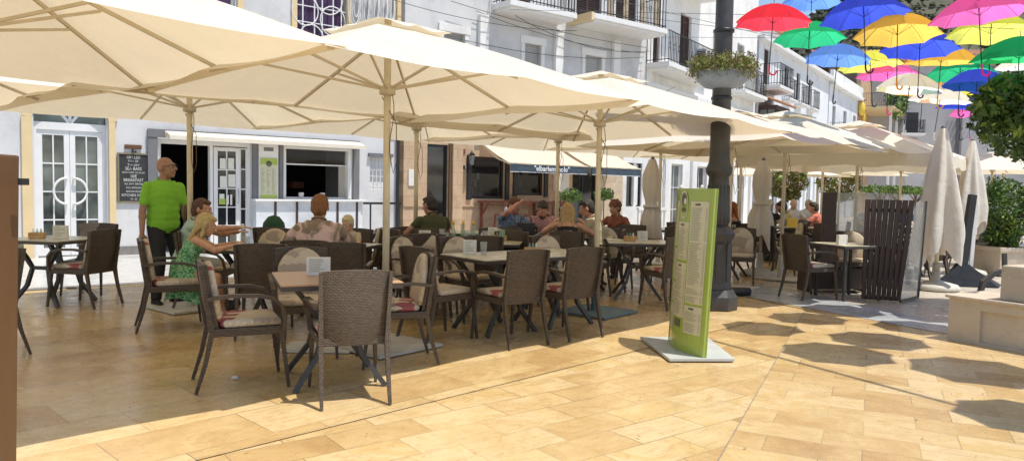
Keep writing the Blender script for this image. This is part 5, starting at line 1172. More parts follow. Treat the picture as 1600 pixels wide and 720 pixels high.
# ================================================================== CANTILEVER MAST (folded parasol frame)
mx_ = empty('parasol_mast', (7.28, 11.9, 0), 0, 'black leaning mast with a triangular cross foot, right of the closed parasol', 'mast')
b = MB(); b.bar((0,0,.25), (.11,0,1.46), .13, .09, .11, .08, up=(0,1,0)); b.build('mast', MT['dark'], mx_, bevel=.006)
b = MB()
b.add([(-.55,-.1,0), (.45,-.25,0), (.75,.15,0), (-.05,.45,0), (-.08,-.06,.34), (.08,-.06,.34), (.08,.06,.34), (-.08,.06,.34)], [(3,2,1,0), (0,1,5,4), (1,2,6,5), (2,3,7,6), (3,0,4,7), (4,5,6,7)]); b.build('foot', MT['dark'], mx_)
b = MB(); b.bar((.16, .03, .3), (.2,.03,1.3), .06, .02, up=(0,1,0)); b.build('pale_strip', MT['white'], mx_)
cr = empty('crank_arm', (*G(1532, 462)[:2], 0), 0, 'curved black metal arm with an upright stub standing behind the stone planter', 'metal arm')
b = MB(); b.rbar([(-.02,0,0), (.03,0,.2), (.18,0,.33), (.33,0,.37)], .07, .06, side=(0,1,0)); b.build('arm', MT['iron'], cr); b = MB(); b.bar((.33,0,.34), (.31,0,.62), .05, .05); b.build('stub', MT['iron'], cr)

# ================================================================== STONE PLANTER
stn = empty('stone_planter', (4.4, 7.3, 0), 0, 'pale stuccoed stone bench with recessed panels and a raised block, at the right edge', 'stone bench')
f1 = G(1480, 530); f2 = G(1600, 552); d_ = (f2-f1).normalized(); ang = math.atan2(d_.y, d_.x); stn.location = (f1.x, f1.y, 0); stn.rotation_euler.z = ang
b = MB(); b.box(0, .30, 0, 2.6, 0, .42); b.box(.30, 6, .035, 2.6, 0, .42); b.box(.3, 6, 0, .034, .33, .42); b.box(0.3, 6, 0.0, .034, 0, .025); b.build('bench_wall', MT['concrete'], stn)
b = MB(); b.box(-.03, 6.03, -.03, 2.63, .42, .45); b.build('coping', MT['concrete'], stn, bevel=.012)
b = MB(); b.prism([(.43,.06), (5.5,.12), (5.5,1.5), (.5,1.2)], .45, .78); b.build('raised_block', MT['concrete'], stn, bevel=.02)

# ================================================================== PLANTS
def tree(name, c, trunk_h, crown_c, crown_r, n, size, label, cat, seed, stems=1, tr=.05, group=None, mats=('leaf','leaf2')):
    r_ = empty(name, (c[0], c[1], c[2] if len(c) > 2 else 0), 0, label, cat, group); rn = random.Random(seed); b = MB()
    for s_ in range(stems):
        a = 2*PI*s_/max(1, stems); o_x = .05*math.cos(a)*(stems > 1); o_y = .05*math.sin(a)*(stems > 1)
        b.tube([(o_x, o_y, 0), (o_x*1.5+rn.uniform(-.02,.02), o_y*1.5, trunk_h*.5), (o_x*2, o_y*2, trunk_h), (crown_c[0]*.6+o_x*3, crown_c[1]*.6+o_y*3, crown_c[2])], tr, 8, r2=tr*.5)
        for k_ in range(5):
            q = Vector((rn.uniform(-.8,.8)*crown_r[0]+crown_c[0], rn.uniform(-.8,.8)*crown_r[1]+crown_c[1], crown_c[2]+rn.uniform(-.6,.7)*crown_r[2])); b.tube([(o_x*2, o_y*2, trunk_h), ((q.x)*.5, q.y*.5, (trunk_h+q.z)/2+.03), q], tr*.45, 6, r2=tr*.12)
    b.build('trunk', MT['bark'], r_); b = MB(); leaves(b, crown_c, crown_r, n, size, rn, hollow=.2)
    for k_ in range(9):
        q = Vector((rn.gauss(0,1), rn.gauss(0,1), rn.gauss(0,1))).normalized(); leaves(b, (crown_c[0]+q.x*crown_r[0]*.85, crown_c[1]+q.y*crown_r[1]*.85, crown_c[2]+q.z*crown_r[2]*.85), tuple(x*.33 for x in crown_r), n//14, size, rn, hollow=.1)
    b.build('crown', [MT[mats[0]], MT[mats[1]]], r_); return r_
pt = D(1668, 180, 8.9)
tree('orange_tree', (pt.x+.1, pt.y), 1.55, (0, 0, pt.z), (1.06, .9, .72), 7000, .055, 'dense green orange tree whose crown fills the right edge', 'tree', 3, tr=.08)
pc = G(1567, 430)
fbx = empty('planter_tub', (pc.x+.1, pc.y+.2, 0), R(8), 'square cream planter tub holding the clipped ficus', 'planter tub')
b = MB(); b.box(-.33, .33, -.33, .33, .02, .5); b.build('tub', MT['concrete'], fbx, bevel=.015); b = MB(); b.box(-.36, .36, -.36, .36, .44, .52); b.build('rim', MT['concrete'], fbx, bevel=.01); b = MB(); b.box(-.29, .29, -.29, .29, .5, .525); b.build('soil', MT['bark'], fbx)
hf = D(1578, 332, pc.y+.2)
tree('clipped_ficus', (pc.x+.12, pc.y+.2, .52), .3, (0, 0, hf.z-.52), (.50, .46, .66), 4600, .035, 'clipped dark green ficus with several stems in the cream tub', 'bush', 7, stems=5, tr=.03)
for px_, py_, Y_, r_, lb in ((892, 305, 19.5, .28, 'round topiary bush on a thin stem at the bar entrance, left of the parasol pole'), (944, 303, 20.5, .26, 'round topiary bush on a thin stem right of the dark bar doorway')):
    p = D(px_, py_, Y_); tree('topiary', (p.x, p.y), p.z-.2, (0, 0, p.z), (r_*1.1, r_, r_*.7), 900, .03, lb, 'topiary', 11, tr=.02, group='topiary bushes at the bar door')
    b = MB(); b.lathe([(.14,0),(.18,.3),(.17,.3)], 16); placed(b, 'plant_pot', MT['gray'], p.x, p.y, .002, 'grey pot of the '+('left' if px_ < 900 else 'right')+' topiary at the bar door', 'pot', 'pots of the topiary bushes')
for px_, py_, Y_, r_, lb in ((1228, 286, 21, .55, 'small yellowish street tree seen under the parasols right of the lamp post'), (1312, 288, 27, .7, 'low street tree under the far parasols')):
    p = D(px_, py_, Y_); tree('street_tree', (p.x, p.y), p.z-.4, (0, 0, p.z), (r_*1.1, r_, r_*.8), 1100, .07, lb, 'tree', 13, tr=.05, mats=('leafo', 'leaf2'))
for i, px_ in enumerate((1375, 1405, 1432, 1462)):
    p = D(px_, 296, 26+i); tree('street_tree', (p.x, p.y), 1.2, (0, 0, 1.66), (.75, .6, .15), 420, .06, ('leftmost', 'second', 'third', 'rightmost')[i]+' of the low clipped trees beyond the slatted screen', 'tree', 20+i, tr=.06, group='clipped trees beyond the terrace', mats=('leaf', 'leaf2'))

# ================================================================== PEOPLE
def tcap(m, p, q, r1, r2, n=12, k=4):
    """tapered capsule between two joints"""
    p = Vector(p); q = Vector(q); d = q-p; Lg = d.length; d.normalize()
    prof = [(r1*math.sin(PI/2*i/k), -r1*math.cos(PI/2*i/k)) for i in range(k+1)] + [(r2*math.cos(PI/2*i/k), Lg+r2*math.sin(PI/2*i/k)) for i in range(k+1)]
    prof = [(max(a, .0005), b) for a, b in prof]
    M_ = Matrix.Translation(p) @ d.to_track_quat('Z', 'Y').to_matrix().to_4x4(); m.lathe(prof, n, M=M_)
def oell(m, c, r, R3, n=14, k=10): m.ell((0,0,0), r, n, k, M=Matrix.Translation(c) @ R3.to_4x4())
def fuse(mb, name, material, parent, vox=.01, smooth=3, flat=None):
    me = bpy.data.meshes.new('t'); me.from_pydata(mb.v, [], mb.f); me.update(); t = bpy.data.objects.new('t', me); col.objects.link(t)
    a = t.modifiers.new('r', 'REMESH'); a.mode = 'VOXEL'; a.voxel_size = vox
    if smooth: s = t.modifiers.new('s', 'SMOOTH'); s.factor = .5; s.iterations = smooth
    dg = bpy.context.evaluated_depsgraph_get(); dg.update(); nm_ = bpy.data.meshes.new_from_object(t.evaluated_get(dg)); bpy.data.objects.remove(t); bpy.data.meshes.remove(me)
    nm_.name = name; nm_.materials.clear(); nm_.materials.append(material); nm_.polygons.foreach_set('use_smooth', [True]*len(nm_.polygons))
    o = bpy.data.objects.new(name, nm_); col.objects.link(o); setpar(o, parent); return o
def ik(a, b, l1, l2, hint):
    a = Vector(a); b = Vector(b); d = b-a; dist = min(d.length, (l1+l2)*.995); d.normalize(); b = a+d*dist
    x = (l1*l1-l2*l2+dist*dist)/(2*dist); h = math.sqrt(max(0, l1*l1-x*x)); hn = Vector(hint); hn = (hn-d*hn.dot(d)).normalized(); return a+d*x+hn*h, b
SK = {}
def skin(c):
    if c not in SK:
        m = mat('skin', c, .5, .16, 18, .15, 60); m.node_tree.nodes['Principled BSDF'].inputs['Subsurface Weight'].default_value = .08; SK[c] = m
    return SK[c]
def cloth(name, c, var=.08, pattern=None):
    m = mat(name, c, .85, var, 9, .5, 14)
    if pattern:
        t = m.node_tree; b = t.nodes['Principled BSDF']; tc = N(t, 'ShaderNodeTexCoord')
        if pattern[0] == 'check':
            n = N(t, 'ShaderNodeTexChecker', Scale=38.); L(t, tc.outputs['Object'], n.inputs[0]); n.inputs[1].default_value = (*c, 1); n.inputs[2].default_value = (*pattern[1], 1); L(t, n.outputs[0], b.inputs['Base Color'])
        else:
            n = N(t, 'ShaderNodeTexNoise', Scale=pattern[2], Detail=3., Distortion=1.5); L(t, tc.outputs['Object'], n.inputs[0]); r = ramp(t, n.outputs[0], [(.46, c), (.54, pattern[1])]); L(t, r.outputs[0], b.inputs['Base Color'])
    return m
def person(loc, az, label, seated=True, s=1.0, lean=8, side=0, head=(0, 0), hands=((-.2,.4,.78), (.2,.4,.78)), skc=(.48,.26,.17), top=None, topc=(.5,.5,.5), sleeve=.6, bottom=None, long_b=True, hair=None, hstyle='short', female=False, vox=.010, glasses=False, feet=None, skirt=None, hints=(( -.8,-.3,-.6), (.8,-.3,-.6)), twist=0, beard=None, shoes=(.03,.03,.03), hipz=None, bare=False, chest=1.0):
    seedn = loc[0]*3
    """faces local +Y; hands given in local metres"""
    r_ = empty('person', (loc[0], loc[1], 0), -R(az), label, 'person'); vx = Vector
    hip = vx((0, -.06 if seated else 0, hipz or (.53 if seated else .92)*(s if not seated else 1)))
    if not seated: hip.z = .92*s
    ln = R(lean); sd_ = R(side); up = vx((math.sin(sd_), math.sin(ln), math.cos(ln)*math.cos(sd_))).normalized(); T3 = Matrix.Rotation(-R(twist), 3, 'Z')
    fw = (vx((0,1,0)) - up*up.y).normalized(); Rt = Matrix((fw.cross(up), fw, up)).transposed(); Rt = Rt @ T3
    X = Rt.col[0]; Y_ = Rt.col[1]; sw = (.185 if not female else .165)*s
    waist = hip+up*.18*s; chest_c = hip+up*.34*s; neck = hip+up*.50*s; sh = [neck - up*.06*s + X*i*sw for i in (-1, 1)]
    hd = R(head[0]); hp = R(head[1])      # yaw to the right, pitch down
    Rh = Matrix.Rotation(-hd, 3, 'Z') @ Matrix.Rotation(-hp, 3, 'X') @ Matrix.Rotation(-R(lean*.35), 3, 'X')
    Hc = neck + up*.075*s + Rh @ vx((0,.035,.078))*s
    hr = (s**.5 if s < 1 else s)*1.07            # children: larger heads
    body = MB(); shirt = MB(); trs = MB()
    def torso(m, g):
        oell(m, hip+up*.02*s, vx((.165*(1.05 if female else 1)+g, .12+g, .12+g))*s, Rt); oell(m, waist, vx((.145*(.9 if female else 1)*chest+g, .115*chest+g, .15+g))*s, Rt)
        oell(m, hip+up*.10*s, vx((.150*chest+g, .112*chest+g, .13+g))*s, Rt); oell(m, hip+up*.26*s, vx((.150*(.93 if female else 1)*chest+g, .110*chest+g, .14+g))*s, Rt)
        oell(m, chest_c, vx((.165*(.92 if female else 1)*chest+g, .115+g, .19+g))*s, Rt); oell(m, neck-up*.085*s, vx((sw/s-.01+g, .085+g, .075+g))*s, Rt)
        if female: [oell(m, chest_c+up*.03*s+X*i*.07*s+Y_*.075*s, vx((.06+g*.6,.055+g*.6,.06+g*.6))*s, Rt) for i in (-1,1)]
    torso(body, 0)
    tcap(body, neck-up*.05*s, Hc-Rh @ vx((0,.02,.05))*s, .062*s, .054*s)
    # head
    def hpos(x, y, z): return Hc + (Rh @ vx((x, y, z)))*hr
    oell(body, hpos(0,-.012,.022), vx((.074,.094,.094))*hr, Rh); oell(body, hpos(0,.03,-.03), vx((.058,.066,.082))*hr, Rh); oell(body, hpos(0,.062,-.088), vx((.028,.025,.022))*hr, Rh)
    tcap(body, hpos(0,.090,.018), hpos(0,.112,-.022), .009*hr, .015*hr, 8); oell(body, hpos(0,.086,-.056), vx((.024,.012,.011))*hr, Rh); oell(body, hpos(0,.079,.036), vx((.05,.016,.012))*hr, Rh)
    for i in (-1, 1): oell(body, hpos(i*.078,-.008,-.005), vx((.010,.018,.032))*hr, Rh)
    # arms
    ua, fa = .285*s, .25*s
    for k_, i in enumerate((-1, 1)):
        tgt = vx(hands[k_]); el, wr = ik(sh[k_], tgt, ua, fa, vx(hints[k_]))
        tcap(body, sh[k_], el, .052*s, .040*s); tcap(body, el, wr, .042*s, .027*s); oell(body, el.lerp(wr, .25), vx((.043,.043,.06))*s, (wr-el).to_track_quat('Z','Y').to_matrix())
        d = (wr-el).normalized(); sidev = d.cross(vx((0,0,1)));  sidev = (vx((1,0,0)) if sidev.length < .2 else sidev).normalized(); nn = sidev.cross(d)
        Rp = Matrix((sidev, nn, d)).transposed(); pc_ = wr+d*.045*s; oell(body, pc_, vx((.040,.017,.050))*s, Rp)
        for f_ in range(4):
            b0 = wr+d*.08*s+sidev*(f_-1.5)*.020*s; l_ = (.032,.038,.036,.028)[f_]*s; k1 = b0+d*l_-nn*.006*s; k2 = k1+d*l_*.7-nn*.02*s; tcap(body, b0-d*.02, k1, .0098*s, .009*s, 8, 3); tcap(body, k1, k2, .009*s, .0075*s, 8, 3)
        t0 = wr+d*.03*s-sidev*i*.03*s; t1 = t0+d*.028*s-sidev*i*.026*s; tcap(body, t0, t1, .012*s, .0105*s, 8, 3); tcap(body, t1, t1+d*.028*s-nn*.008*s, .0105*s, .009*s, 8, 3)
        if top and sleeve > 0 and not bare:
            if sleeve <= 1: e_ = sh[k_].lerp(el, sleeve); tcap(shirt, sh[k_], e_, .060*s, (.064-.012*sleeve)*s)
            else: tcap(shirt, sh[k_], el, .066*s, .054*s); tcap(shirt, el, el.lerp(wr, sleeve-1), .054*s, .043*s)
    # legs
    th, sh_ = .43*s, .42*s
    for k_, i in enumerate((-1, 1)):
        hj = hip + vx((i*.09*s, 0, -.02*s))
        if feet: an = vx(feet[k_])
        elif seated: an = vx((i*.12*s, .38*s, .08))
        else: an = vx((i*.10, .02, .085))
        kn, an = ik(hj, an, th, sh_, (i*.08, 1, .35))
        tcap(body, hj, kn, .082*s, .056*s); tcap(body, kn, an, .054*s, .037*s); oell(body, kn.lerp(an, .28)+vx((0,-.012,0)), vx((.05,.055,.10))*s, Matrix.Identity(3))
        fwv = vx((i*.15, 1, 0)).normalized(); tcap(body, an+vx((0,0,-.045)), an+fwv*.13*s+vx((0,0,-.055)), .036*s, .026*s)
        sh0 = MB(); tcap(sh0, an-fwv*.04+vx((0,0,-.043)), an+fwv*.15*s+vx((0,0,-.052)), .046*s, .034*s)
        if shoes: fuse(sh0, 'shoe', cloth('shoe_leather', shoes), r_, .01, 2)
        if bottom:
            if long_b: tcap(trs, hj, kn, .098*s, .072*s); tcap(trs, kn, kn.lerp(an, .97), .070*s, .060*s)
            else: tcap(trs, hj, kn.lerp(hj, .12), .10*s, .080*s)
    fuse(body, 'body', skin(skc), r_, vox, 3) if False else None
    bo_ = fuse(body, 'body', skin(skc), None, vox, 2); bo_.parent = r_; KIDS.setdefault(r_.name, []).append(bo_)
    if top:
        torso(shirt, .026)
        if bare: 
            sm = MB(); torso(sm, .012); shirt = sm
            shirt.v = list(shirt.v)
        o = fuse(shirt, 'shirt' if not skirt else 'dress_top', top, r_, vox, 9)
        # cut neckline
        bm = bmesh.new(); bm.from_mesh(o.data); npt = neck+up*(.012 if not bare else -.10)*s; lo = hip - up*(.10 if seated else .09)*s
        bmesh.ops.bisect_plane(bm, geom=bm.verts[:]+bm.edges[:]+bm.faces[:], plane_co=npt, plane_no=up, clear_outer=True)
        bmesh.ops.bisect_plane(bm, geom=bm.verts[:]+bm.edges[:]+bm.faces[:], plane_co=lo, plane_no=-up, clear_outer=True)
        for v in bm.verts: v.co += v.normal*(.006*noise.noise(Vector((v.co.x*9, v.co.y*9, v.co.z*16+seedn)))+.004*noise.noise(v.co*26))
        bm.to_mesh(o.data); bm.free()
        if not bare and sleeve: b = MB(); b.tube([neck+up*.012*s+(X*math.cos(a)*.068+Y_*math.sin(a)*.062+up*(.012-.02*math.sin(a)))*s for a in [2*PI*i/16 for i in range(17)]], .011*s, 6, cap=False); b.build('collar', top, o)
    if bottom:
        oell(trs, hip, vx((.178,.132,.125))*s, Rt); fuse(trs, 'trousers' if long_b else 'shorts', bottom, r_, vox, 3)
    if skirt:
        m = MB(); nn_ = 30; vs = []; fs = []
        for j in range(9):
            t = j/8
            for k in range(nn_):
                a = 2*PI*k/nn_; rx = (.19+.07*t+.02*math.sin(a*6)*t)*s; ry = (.15+.16*t+.02*math.sin(a*5)*t)*s
                vs.append((hip.x+rx*math.cos(a)-.03*t, hip.y+.02+ry*math.sin(a)+.05*t, hip.z+.13*s-(.50*t+.05*math.sin(a*3)*t)*s*(1 if math.sin(a) < .5 else .55)))
        for j in range(8):
            for k in range(nn_): a = j*nn_+k; b_ = j*nn_+(k+1) % nn_; fs.append((a, a+nn_, b_+nn_, b_))
        m.add(vs, fs, 0, True); m.build('skirt', skirt, r_)
    # face
    for i in (-1, 1):
        e = MB(); oell(e, hpos(i*.030,.078,.015), vx((.013,.010,.009))*hr, Rh, 10, 6); eo = e.build('eye', MT['white'], r_); e = MB(); oell(e, hpos(i*.030,.087,.015), vx((.006,.004,.0065))*hr, Rh, 8, 5); e.build('pupil', MT['ink'], eo)
    e = MB(); oell(e, hpos(0,.096,-.056), vx((.020,.004,.004))*hr, Rh, 10, 6); e.build('lips', mat('lip', (.35,.12,.10), .5), r_)
    if hair:
        hm = mat('hair', hair, .55, .3, 60, .9, 110); h = MB()
        oell(h, hpos(0,-.024,.034), vx((.082,.094,.094))*hr, Rh); oell(h, hpos(0,-.05,-.012), vx((.074,.066,.085))*hr, Rh)
        oell(h, hpos(0,.02,.085), vx((.062,.062,.032))*hr, Rh)
        if hstyle == 'pony': tcap(h, hpos(0,-.11,.03), hpos(0,-.17,-.01), .03*hr, .035*hr); tcap(h, hpos(0,-.17,-.01), hpos(0,-.165,-.20), .035*hr, .012*hr)
        if hstyle == 'long':
            for x in (-.055, -.02, .02, .055): tcap(h, hpos(x,-.06,.0), hpos(x*1.3,-.085-.02*abs(x)*10,-.22), .036*hr, .016*hr)
            for i in (-1, 1): tcap(h, hpos(i*.075,-.01,.03), hpos(i*.09,.02,-.20), .026*hr, .014*hr)
        if hstyle == 'bun': oell(h, hpos(0,-.11,.06), vx((.04,.04,.04))*hr, Rh)
        if hstyle == 'curly': [oell(h, hpos(.07*math.cos(a)*math.sin(b__), -.02+.085*math.sin(a)*math.sin(b__), .035+.09*math.cos(b__)), vx((.032,.032,.03))*hr, Rh) for a in [k*PI/4 for k in range(8)] for b__ in (.5, 1.1, 1.5)]
        o = fuse(h, 'hair', hm, r_, .007, 1)
        for v in o.data.vertices: v.co += v.normal*.010*noise.noise(Vector((v.co.x*60, v.co.y*60, v.co.z*14)))
    if beard: h = MB(); oell(h, hpos(0,.062,-.078), vx((.05,.045,.042))*hr, Rh); fuse(h, 'beard', mat('hair', beard, .7, .3, 60, .9, 110), r_, .007, 1)
    if glasses:
        b = MB()
        for i in (-1, 1): b.tube([hpos(i*.032+.024*math.cos(a), .099, .014+.019*math.sin(a)) for a in [2*PI*k/14 for k in range(15)]], .0026, 5, cap=False); b.tube([hpos(i*.056,.097,.018), hpos(i*.082,.0,.012)], .0024, 5)
        b.tube([hpos(-.008,.1,.016), hpos(.008,.1,.016)], .0024, 5); b.build('glasses', MT['iron'], r_)
    return r_
vx = Vector
# the waiter
wa = person(G(256, 474), 128, 'bald waiter in a lime green polo and black trousers standing with empty hands', seated=False, s=1.0, lean=2, head=(-34,-6), hands=((-.27,.10,.79), (.27,.04,.79)), skc=(.36,.20,.135),
 top=cloth('lime_polo', (.22,.52,.04)), sleeve=.62, bottom=cloth('black_trousers', (.02,.02,.024)), glasses=True, chest=1.08, hints=((-.6,-1,0), (.6,-1,0)), feet=((-.15,-.04,.085), (.14,.10,.085)), vox=.008, shoes=(.015,.015,.015))
b = MB(); b.box(-.02, .02, 0, .004, 0, .012); 
# girl in green, ponytailed woman, small blond child, man in printed shirt
person((-3.2, 7.28), 68, 'young blond girl in a green patterned dress leaning her arms on the table', s=.77, lean=24, head=(5,14), hands=((-.14,.42,.80), (.16,.42,.80)), skc=(.55,.30,.18), top=cloth('green_print', (.02,.22,.06), pattern=('n', (.35,.6,.35), 45)), sleeve=0, bare=True, skirt=cloth('green_print', (.02,.22,.06), pattern=('n', (.35,.6,.35), 45)), hair=(.52,.40,.18), hstyle='long', female=True, vox=.008, hipz=.54, shoes=None, feet=((-.09,.34,.08), (.10,.26,.16)))
person((-3.62, 8.3), 78, 'ponytailed brown haired woman smiling, in a pale turquoise top, reaching across the table', s=.93, lean=16, head=(15,5), hands=((-.05,.50,.86), (.16,.55,.92)), skc=(.5,.26,.16), top=cloth('pale_turquoise', (.35,.48,.40)), sleeve=.15, bottom=cloth('pale_shorts', (.35,.35,.33)), long_b=False, hair=(.10,.05,.03), hstyle='pony', female=True, vox=.009)
person((-2.02, 9.1), 195, 'small blond child in a cream top seated beyond the green bottle', s=.66, lean=6, head=(0,15), hands=((-.12,.25,.72), (.12,.25,.72)), skc=(.55,.33,.22), top=cloth('cream_top', (.5,.42,.30)), sleeve=.5, bottom=cloth('child_shorts', (.2,.2,.25)), long_b=False, hair=(.62,.52,.32), hstyle='short', hipz=.52)
person((-1.98, 7.55), -5, 'broad ginger haired man in a printed pink shirt, seen from behind', s=1.02, lean=10, head=(0,8), hands=((-.34,.36,.78), (.26,.40,.78)), skc=(.5,.28,.18), top=cloth('pink_print', (.66,.47,.42), pattern=('n', (.24,.18,.13), 3.3)), sleeve=.75, bottom=cloth('khaki_shorts', (.3,.25,.18)), long_b=False, hair=(.24,.10,.035), chest=1.2, vox=.009)
person((-1.08, 10.18), -30, 'dark haired man in an olive T-shirt seen from behind, left of the yellow capped bottles', s=1.0, lean=12, head=(-25,8), hands=((-.36,.30,.74), (.15,.38,.76)), skc=(.4,.2,.13), top=cloth('olive_shirt', (.055,.06,.022)), sleeve=.4, bottom=cloth('dark_shorts', (.05,.05,.06)), hair=(.025,.018,.014), chest=1.1)
person((-.02, 11.2), 150, 'sunburnt man in a blue patterned shirt with a raised forearm across his face', s=1.0, lean=10, head=(-10,12), hands=((-.2,.34,.80), (.0,.20,1.20)), hints=((-.8,-.3,-.6), (1,.5,-.5)), skc=(.50,.25,.18), top=cloth('blue_print', (.06,.09,.18), pattern=('n', (.2,.28,.42), 20)), sleeve=.6, bottom=cloth('dark_shorts2', (.05,.05,.07)), hair=(.12,.045,.02), chest=1.1)
person((.44, 11.7), 172, 'man in a checked pink shirt with short dark hair, looking down at the table', s=1.0, lean=22, head=(0,30), hands=((-.24,.42,.80), (.24,.42,.80)), skc=(.5,.24,.16), top=cloth('checked_pink', (.55,.3,.3), pattern=('check', (.34,.2,.24))), sleeve=1.2, bottom=cloth('grey_trousers', (.12,.12,.13)), hair=(.035,.025,.018), beard=(.08,.05,.035), chest=1.12)
person((.76, 10.15), 5, 'blond woman in a black strappy top seen from behind, elbows on the table', s=.93, lean=16, head=(0,12), hands=((-.20,.34,.95), (.22,.34,.95)), hints=((-1,0,-.8), (1,0,-.8)), skc=(.52,.28,.18), top=cloth('black_top', (.012,.012,.014)), sleeve=0, bare=True, bottom=cloth('mustard_trousers', (.42,.24,.05)), hair=(.42,.28,.12), hstyle='long', female=True)
person((1.2, 10.55), -78, 'dark haired man in a beige T-shirt in left profile, left arm stretched to the table', s=1.0, lean=14, head=(0,14), hands=((-.1,.46,.80), (.18,.44,.80)), skc=(.48,.25,.17), top=cloth('beige_tee', (.36,.32,.22)), sleeve=.7, bottom=cloth('mustard_shorts', (.45,.27,.06)), hair=(.03,.02,.015), chest=1.1)
person((1.75, 12.4), -150, 'person with a loose auburn bun, mostly hidden behind the man in beige', s=.93, lean=8, head=(20,5), hands=((-.2,.35,.8), (.2,.35,.8)), skc=(.45,.25,.17), top=cloth('rust_top', (.22,.07,.04)), sleeve=.8, bottom=cloth('dark_skirt', (.05,.04,.04)), hair=(.16,.055,.03), hstyle='curly', female=True)
person((4.05, 13.5), -60, 'woman with long red wavy hair and bare shoulders, right of the lamp post', s=.93, lean=8, head=(-15,5), hands=((-.15,.4,.78), (.15,.4,.78)), skc=(.55,.27,.16), top=cloth('black_sun_top', (.02,.02,.03)), sleeve=0, bare=True, bottom=cloth('dark_trousers', (.04,.04,.05)), hair=(.32,.08,.02), hstyle='long', female=True)
chair(4.05, 13.4, -60, 'chair under the red haired woman', 'n')
person((5.9, 15.75), -95, 'black haired man in a beige polo, head on hand, at the far table', s=1.0, lean=18, head=(0,15), hands=((-.05,.30,1.06), (.2,.38,.8)), hints=((0,.3,-1), (.8,-.3,-.6)), skc=(.38,.2,.13), top=cloth('beige_polo', (.46,.42,.28)), sleeve=.7, bottom=cloth('far_trousers', (.08,.08,.09)), hair=(.012,.011,.011), chest=1.1)
person((5.42, 15.7), 30, 'person in black with curly pale hair, back turned, at the far table', s=.97, lean=12, head=(0,10), hands=((-.2,.38,.78), (.2,.38,.78)), skc=(.45,.25,.17), top=cloth('black_long_sleeve', (.012,.012,.014)), sleeve=1.7, bottom=cloth('far_trousers2', (.03,.03,.04)), hair=(.5,.46,.36), hstyle='curly')
person((6.9, 18.2), 180, 'bald man far back, facing the camera over the man in beige', s=1.0, lean=6, head=(0,5), hands=((-.2,.38,.78), (.2,.38,.78)), skc=(.5,.3,.2), top=cloth('far_white_shirt', (.5,.5,.48)), sleeve=.6, bottom=cloth('far_trousers3', (.1,.1,.12)))
chair(6.9, 18.1, 180, 'chair under the bald man far back', 'n'); chair(5.95, 15.75, -95, 'chair under the man in the beige polo', 'n'); chair(5.4, 15.6, 30, 'chair under the person in black at the far table', 'n')
person((6.75, 16.4), -60, 'woman in a coral top partly hidden by the brown screen post', s=.93, lean=10, head=(0,5), hands=((-.2,.38,.78), (.2,.38,.78)), skc=(.5,.28,.2), top=cloth('coral_top', (.5,.16,.11)), sleeve=.5, bottom=cloth('far_jeans', (.05,.07,.12)), hair=(.05,.03,.02), female=True)
b = MB(); b.lathe([(.14,0),(.15,.10),(.13,.22),(.07,.30),(.001,.32)], 20); o = b.build('draped_garment', cloth('dark_green_cloth', (.02,.07,.035)), None, label='dark green garment heaped on the far chair by the glazed door', cat='garment'); o.location = (-3.05, 9.45, .70)
b = MB(); b.box(-.13, .13, -.06, .06, -.12, .06); b.tube([(-.08,0,.055), (-.06,0,.15), (.06,0,.15), (.08,0,.055)], .008, 6); placed(b, 'black_bag', MT['dark'], .2, 10.7, .87, 'black soft bag on the table between the sunburnt man and the checked shirt', 'bag')

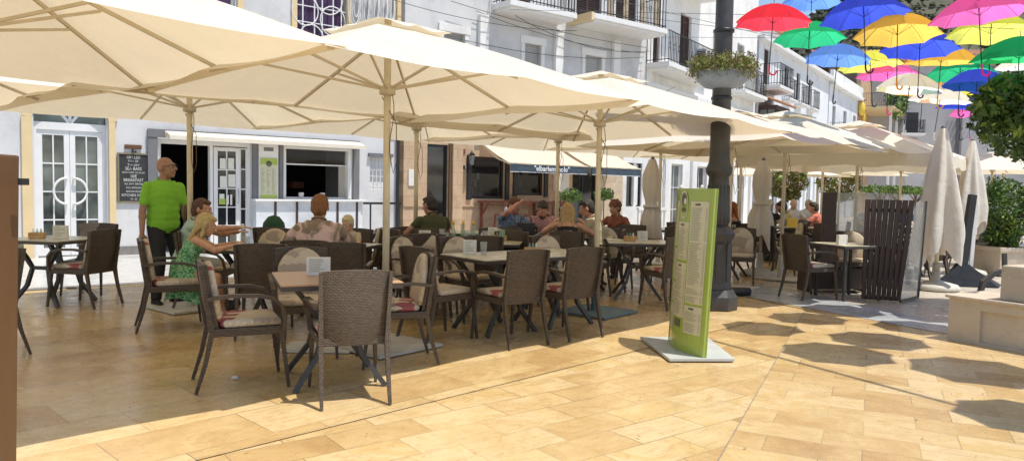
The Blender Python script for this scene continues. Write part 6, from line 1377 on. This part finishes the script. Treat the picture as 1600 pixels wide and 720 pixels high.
# a little more on the tables, and far guests
for x, y, lb in ((-.35, 9.45, 'small tumbler behind the bottles'), (-.9, 9.5, 'tumbler at the back left of the bottles table'), (.95, 10.95, 'tumbler near the man in beige'), (.6, 11.1, 'tumbler near the man in the checked shirt'), (-.75, 11.2, 'tumbler near the man in olive'), (-2.85, 7.55, 'tumbler right by the girls elbow'), (-1.8, 8.15, 'tumbler near the man in pink'), (5.5, 15.2, 'tumbler on the far table beside the yellow card'), (3.75, 12.5, 'tumbler by the yellow card near the lamp post')):
    tumbler(x, y, lb, .11+.02*((x*10) % 2))
b = MB(); b.box(-.04, .04, -.012, .012, 0, .004); placed(b, 'mobile_phone', MT['dark'], .85, 10.8, .748, 'dark mobile phone lying before the man in beige', 'phone', rz=.6, bevel=.001)
for i, (x, y, a_, tc_, hc_, st_, lb) in enumerate(((8.3, 17.2, 190, (.45,.45,.42), (.05,.03,.02), 'short', 'far guest in a pale shirt behind the glass wind screen'), (9.3, 17.6, 200, (.1,.12,.25), (.3,.2,.1), 'long', 'far guest in navy with light brown hair, behind the glass wind screen'), (10.9, 17.2, 180, (.4,.1,.1), (.06,.04,.03), 'short', 'far guest in dark red left of the black mast'), (7.9, 19.8, 170, (.5,.5,.5), (.4,.38,.35), 'short', 'grey haired far guest in white near the brown screen post'), (5.0, 18.4, 150, (.3,.35,.5), (.05,.03,.02), 'bun', 'far guest in pale blue between the tied parasol and the screen post'))):
    person((x, y), a_, lb, lean=8, top=cloth('guest_top', tc_), bottom=cloth('guest_trousers', (.06,.06,.08)), hair=hc_, hstyle=st_, s=.97, vox=.012, hands=((-.2,.38,.78), (.2,.38,.78)))
    chair(x, y, a_, 'chair under the '+' '.join(lb.split()[:7]), 'n')
table(8.7, 16.6, 12, 1.5, .8, 'far pale table behind the glass wind screen', 'tt_stone'); table(10.9, 16.4, 0, .8, .8, 'far pale table left of the black mast', 'tt_stone')
# waiter's apron pocket seam and close grey stubble

b = MB(); rnd = random.Random(77)
for i in range(90):
    x = rnd.uniform(-3, 5); y = rnd.uniform(3.4, 9); a = rnd.uniform(0, 6.3); r1 = rnd.uniform(.004, .014); r2_ = r1*rnd.uniform(.4, .8)
    b.add([(x+r1*math.cos(a), y+r1*math.sin(a), .007), (x-r2_*math.sin(a), y+r2_*math.cos(a), .012), (x-r1*math.cos(a), y-r1*math.sin(a), .007), (x+r2_*math.sin(a), y-r2_*math.cos(a), .009)], [(0,1,2,3)], i % 3)
b.build('crumbs_and_leaves', [MT['bark'], MT['leafo'], MT['kerb']], None, kind='stuff', label='tiny dry leaves and crumbs scattered over the honey paving', cat='litter')
